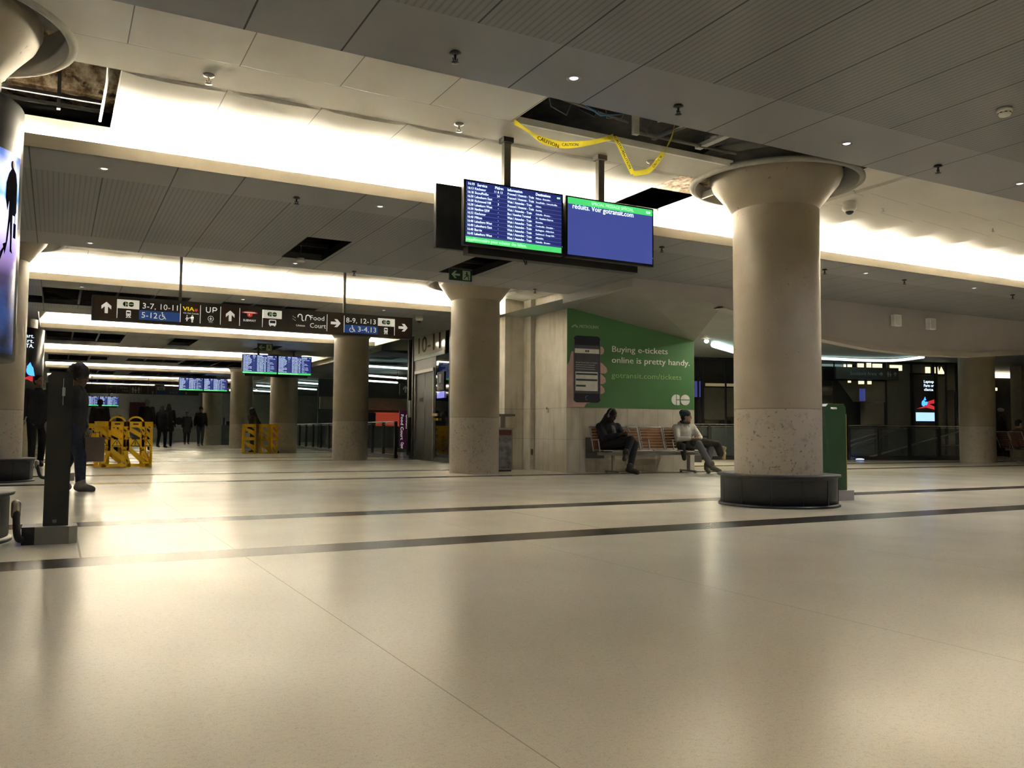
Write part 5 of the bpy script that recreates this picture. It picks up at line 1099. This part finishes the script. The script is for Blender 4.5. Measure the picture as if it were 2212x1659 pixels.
def stand(h=1.75, st=.0, arm=0., w_=1., lean=0.):
    k = h/1.75
    J = dict(pel=(0, 0, .95), che=(0, -lean*.5, 1.30), nk=(0, -lean, 1.49), hd=(0, -.015-lean*1.2, 1.625), shL=(-.17*w_, -lean, 1.42), shR=(.17*w_, -lean, 1.42), elL=(-.235, .03+.5*arm, 1.15), elR=(.235, .03-.5*arm, 1.15), haL=(-.25, -.04+.9*arm, .91), haR=(.25, -.04-.9*arm, .91),
             hipL=(-.09, 0, .90), hipR=(.09, 0, .90), knL=(-.095, -.04-st*.55, .50), knR=(.095, -.02+st*.35, .50), anL=(-.095, .02-st, .085), anR=(.095, .02+st, .085+.10*min(1, st*2)), toL=(-.10, -.13-st, .035), toR=(.10, -.12+st, .04+.05*min(1, st*2)))
    return {a: (b[0]*k, b[1]*k, b[2]*k) for a, b in J.items()}
hair_g = mat('grey_hair', (.20, .19, .18), .7); dkshoe = mat('black_leather_shoe', (.012, .011, .010), .5); jeans = mat('blue_grey_jeans', (.05, .055, .07), .85)
# seated pair (positions in the bench frame)
JA = dict(pel=(.66, -.42, .54), che=(.66, -.40, .80), nk=(.70, -.43, .955), hd=(.71, -.50, 1.09), shL=(.50, -.42, .87), shR=(.86, -.42, .87), elL=(.50, -.62, .66), elR=(.93, -.60, .67), haL=(.68, -.84, .73), haR=(.81, -.84, .74), ptL=(.7, -.5, .25), ptR=(-.35, -.7, .35),
          hipL=(.56, -.48, .53), hipR=(.76, -.48, .53), knL=(.86, -.96, .64), knR=(.98, -.90, .56), anL=(.68, -1.10, .36), anR=(.80, -1.03, .10), toL=(.60, -1.19, .29), toR=(.90, -1.14, .045))
def oW(J, dx=0): return {k: tuple(v) for k, v in J.items()}
root = tuple(Vector((A2.x, A2.y, 0)))
pa, H = person('seated person in black with long dark hair and headphones, legs crossed, looking at a phone', root, BR, JA, jblack, mat('black_trousers', (.008, .008, .009), .85), mat('brown_boot', (.028, .020, .012), .7), skinB, 'long', vox=.011, look=.45, nod=.45, grip=True, hood=True, bulk=1.12)
q = MB(); q.ell(H(.088, .01, -.01), (.018, .032, .038), None, 12, 8).ell(H(-.088, .01, -.01), (.018, .032, .038), None, 12, 8).tube([H(.095*math.cos(R(a)), .015, .02+.125*math.sin(R(a))) for a in range(0, 181, 15)], .008); q.build('headphones', mat('silver_grey_plastic', (.22, .22, .22), .4), pa)
q = MB(); q.cap((.70, -.535, .86), (.73, -.56, .70), .05, .06); remesh(q, 'grey_shirt_front', mat('grey_print_shirt', (.16, .14, .14), .8, var=.5, scale=30), pa, .011)
ph = MB().box(-.035, .035, -.004, .004, -.07, .07, Matrix.Translation(Vector((A2.x, A2.y, 0))+Vector(rot((.80, -.965, .83), BR))) @ Matrix.Rotation(.5, 4, 'Z') @ Matrix.Rotation(-.5, 4, 'X'), bv=.003)
tag(ph.build('phone', black_m), 'dark phone held up by the seated person in black', 'phone')
q = MB(); q.cap((.95, -.45, .53), (1.03, -.72, .55), .10, .11).cap((1.03, -.72, .55), (1.0, -.78, .47), .10, .06); o = remesh(q, 'dark_bag', jblack, None, .014); o.location = root; o.rotation_euler = (0, 0, BR); tag(o, 'dark soft bag on the seat beside the person in black', 'bag')
q = MB(); q.cap((.62, -.66, .66), (.80, -.72, .66), .05, .045); o = remesh(q, 'red_scarf', mat('dark_red_cloth', (.09, .02, .018), .8), None, .012); o.location = root; o.rotation_euler = (0, 0, BR); tag(o, 'dark red cloth on the lap of the person in black', 'scarf')
JB = dict(pel=(2.36, -.40, .54), che=(2.36, -.38, .80), nk=(2.37, -.42, .955), hd=(2.385, -.46, 1.085), shL=(2.17, -.42, .87), shR=(2.56, -.42, .87), elL=(2.10, -.60, .65), elR=(2.63, -.58, .66), haL=(2.28, -.76, .66), haR=(2.48, -.78, .66), ptL=(.9, -.3, 0), ptR=(-.8, -.4, .1),
          hipL=(2.28, -.46, .53), hipR=(2.46, -.46, .53), knL=(2.36, -.92, .56), knR=(2.66, -.90, .56), anL=(2.56, -1.05, .13), anR=(2.52, -.96, .11), toL=(2.66, -1.17, .05), toR=(2.44, -1.13, .045))
pb, H = person('seated person in a pale hooded sweater and dark knitted cap looking right, ankles crossed', root, BR, JB, mat('pale_grey_sweater', (.60, .57, .49), .85, var=.12, scale=20), mat('grey_sweatpants', (.13, .125, .12), .85), mat('olive_sneaker', (.10, .085, .055), .7), skinC, 'short', cap=mat('dark_teal_knit', (.030, .045, .050), .9, var=.4, scale=50), hood=True, vox=.011, look=1.0, grip=True)
q = MB(); q.tube([(2.37+.088*math.cos(R(a)), -.44+.085*math.sin(R(a)), .985-.02*math.sin(R(a+180))) for a in range(0, 361, 20)], .022); remesh(q, 'dark_hood_trim', mat('charcoal_trim', (.03, .03, .028), .9), pb, .011)
q = MB(); q.tube([H(-.045, -.098, .012), H(.045, -.098, .012)], .004).tube([H(.045, -.098, .014), H(.082, -.02, .014)], .003); q.build('eyeglasses', black_m, pb)
tag(MB().box(-.05, .05, -.01, .01, -.02, .02, Matrix.Translation(Vector((A2.x, A2.y, 0))+Vector(rot((2.54, -.86, .70), BR))), bv=.003).build('dark_phone', black_m), 'small dark phone in the lap of the person in the pale sweater', 'phone')
q = MB(); q.cap((2.24, -.62, .60), (2.62, -.72, .62), .055, .06).cap((2.30, -.85, .58), (2.75, -.95, .56), .075, .07).cap((2.75, -.98, .54), (2.80, -1.0, .38), .08, .07).cap((2.12, -.74, .52), (2.14, -.76, .28), .06, .045).cap((2.5, -.9, .60), (2.75, -.98, .56), .07, .06)
o = remesh(q, 'winter_coat', mat('dark_olive_coat', (.028, .024, .018), .9, var=.4, scale=16), None, .014); o.location = root; o.rotation_euler = (0, 0, BR); tag(o, 'dark coat bundled across the lap of the person in the pale sweater', 'coat')
q = MB()
for i in range(14): a = i/13; q.ell((2.86+.02*math.sin(i*2), -1.02+.02*math.cos(i*3), .50-.22*a), (.035, .035, .03), None, 6, 5)
o = remesh(q, 'fur_trim', mat('tan_fur', (.42, .33, .17), .95, var=.4, scale=60), None, .014); o.location = root; o.rotation_euler = (0, 0, BR); tag(o, 'tan fur trim hanging from the bundled coat', 'fur trim')

# walkers
person('person in black coat walking towards the viewer beside the second left column, head turned', (-.30, 18.9, 0), .12, stand(1.80, .20, .05), jblack, mat('black_trousers', (.008, .008, .009)), dkshoe, mat('tan_skin', (.22, .12, .075), .5), 'short', vox=.016, look=.5, coat_len=.08, bulk=1.12)
pc, H = person('person with bushy black hair and dark blue trousers walking behind the black foreground post', (.19, 11.8, 0), 1.35, stand(1.50, .17, .10, lean=.05), mat('charcoal_coat', (.022, .022, .023), .85), navy_m, mat('grey_shoe', (.12, .115, .11), .7), mat('mid_brown_skin', (.15, .085, .055), .5), 'afro', vox=.014, nod=.25, bulk=.95, coat_len=.12)
t = thing('paper_bag', 'brown paper carrier bag hanging from the bushy haired walker', 'bag', (.43, 11.75, .36), .2)
MB().prism([(-.11, -.06), (.11, -.06), (.11, .06), (-.11, .06)], 0, .30).build('bag_body', mat('brown_paper', (.13, .095, .07), .8, var=.2, scale=5), t); MB().tube([(-.06, -.06, .30), (-.04, -.06, .36), (.04, -.06, .36), (.06, -.06, .30)], .004).build('handle', mat('brown_paper', (.13, .095, .07)), t)
tag(MB().cap((-.05, 18.4, .80), (.06, 18.4, .56), .14, .17, 10).build('plastic_bag', mat('pale_pinkish_bag', (.30, .25, .22), .6)), 'pale carrier bag beside the walker in the black coat', 'bag')
person('person standing behind the yellow barrier facing the far screens, arms out', (1.18, 28.5, 0), 3.14, stand(1.66, 0, 0), jblack, jblack, dkshoe, skinB, 'short', vox=.02, bulk=1.25)
person('grey haired person in dark clothes walking away beyond the yellow barrier', (2.92, 33.5, 0), 3.0, stand(1.86, .12, .05), jblack, jeans, dkshoe, skinC, 'short', hairm=hair_g, vox=.02, bulk=1.12)
person('person in a dark puffer coat just right of the grey haired walker', (3.95, 38.5, 0), 2.6, stand(1.76, .12, .05), jblack, jblack, dkshoe, skinB, 'long', vox=.022, coat_len=.1, bulk=1.05)
pe, H = person('person in a long black coat walking away with a shoulder bag', (4.48, 41.0, 0), 3.0, stand(1.93, .16, .06), jblack, jblack, dkshoe, skinB, 'long', vox=.022, coat_len=.22, bulk=1.1)
tag(MB().ell((4.92, 41.0, 1.15), (.20, .12, .17)).build('shoulder_bag', jblack), 'black shoulder bag at the side of the long coated walker', 'bag')
person('shorter person in a dark coat, left of the two who walk side by side', (6.08, 47.4, 0), 0, stand(1.70, .06, .0), jblack, jblack, dkshoe, skinC, 'short', vox=.022, coat_len=.2)
person('hatted person in a dark jacket and jeans, rightmost of the far walkers', (6.06, 42.5, 0), 0, stand(1.84, .14, .03), jblack, jeans, dkshoe, skinC, 'short', cap=hair_m, vox=.022, bulk=1.15)
person('person in a black hood leaning on the far yellow barrier', (5.95, 29.6, 0), -1.2, stand(1.50, .0, -.1, lean=.1), jblack, jblack, dkshoe, skinB, 'long', vox=.02, hood=True, nod=.2)
person('small dark haired child behind the left yellow barrier', (1.60, 26.5, 0), 0, stand(1.10, .0, .0), jblack, jblack, dkshoe, skinB, 'short', vox=.018)
person('white capped person walking in front of the black shop front', (30.3, 19.0, 0), .6, stand(1.75, .1, .05), jblack, jblack, dkshoe, skinB, 'short', cap=mat('white_knit', (.6, .62, .6), .9), vox=.022)
person('person partly hidden between the nearest column and the green post', (18.9, 16.9, 0), .3, stand(1.45, 0, 0), mat('dark_maroon_cloth', (.05, .02, .02), .85), jblack, dkshoe, skinB, 'short', vox=.02)
J4 = {k: (v[0]-.66, v[1]+.42, v[2]) for k, v in JA.items()}
person('person in dark red seated at the right edge of the picture', (23.62, 14.35, 0), 1.15, J4, mat('dark_red_jacket', (.07, .025, .018), .85), jblack, dkshoe, skinC, 'short', vox=.02)
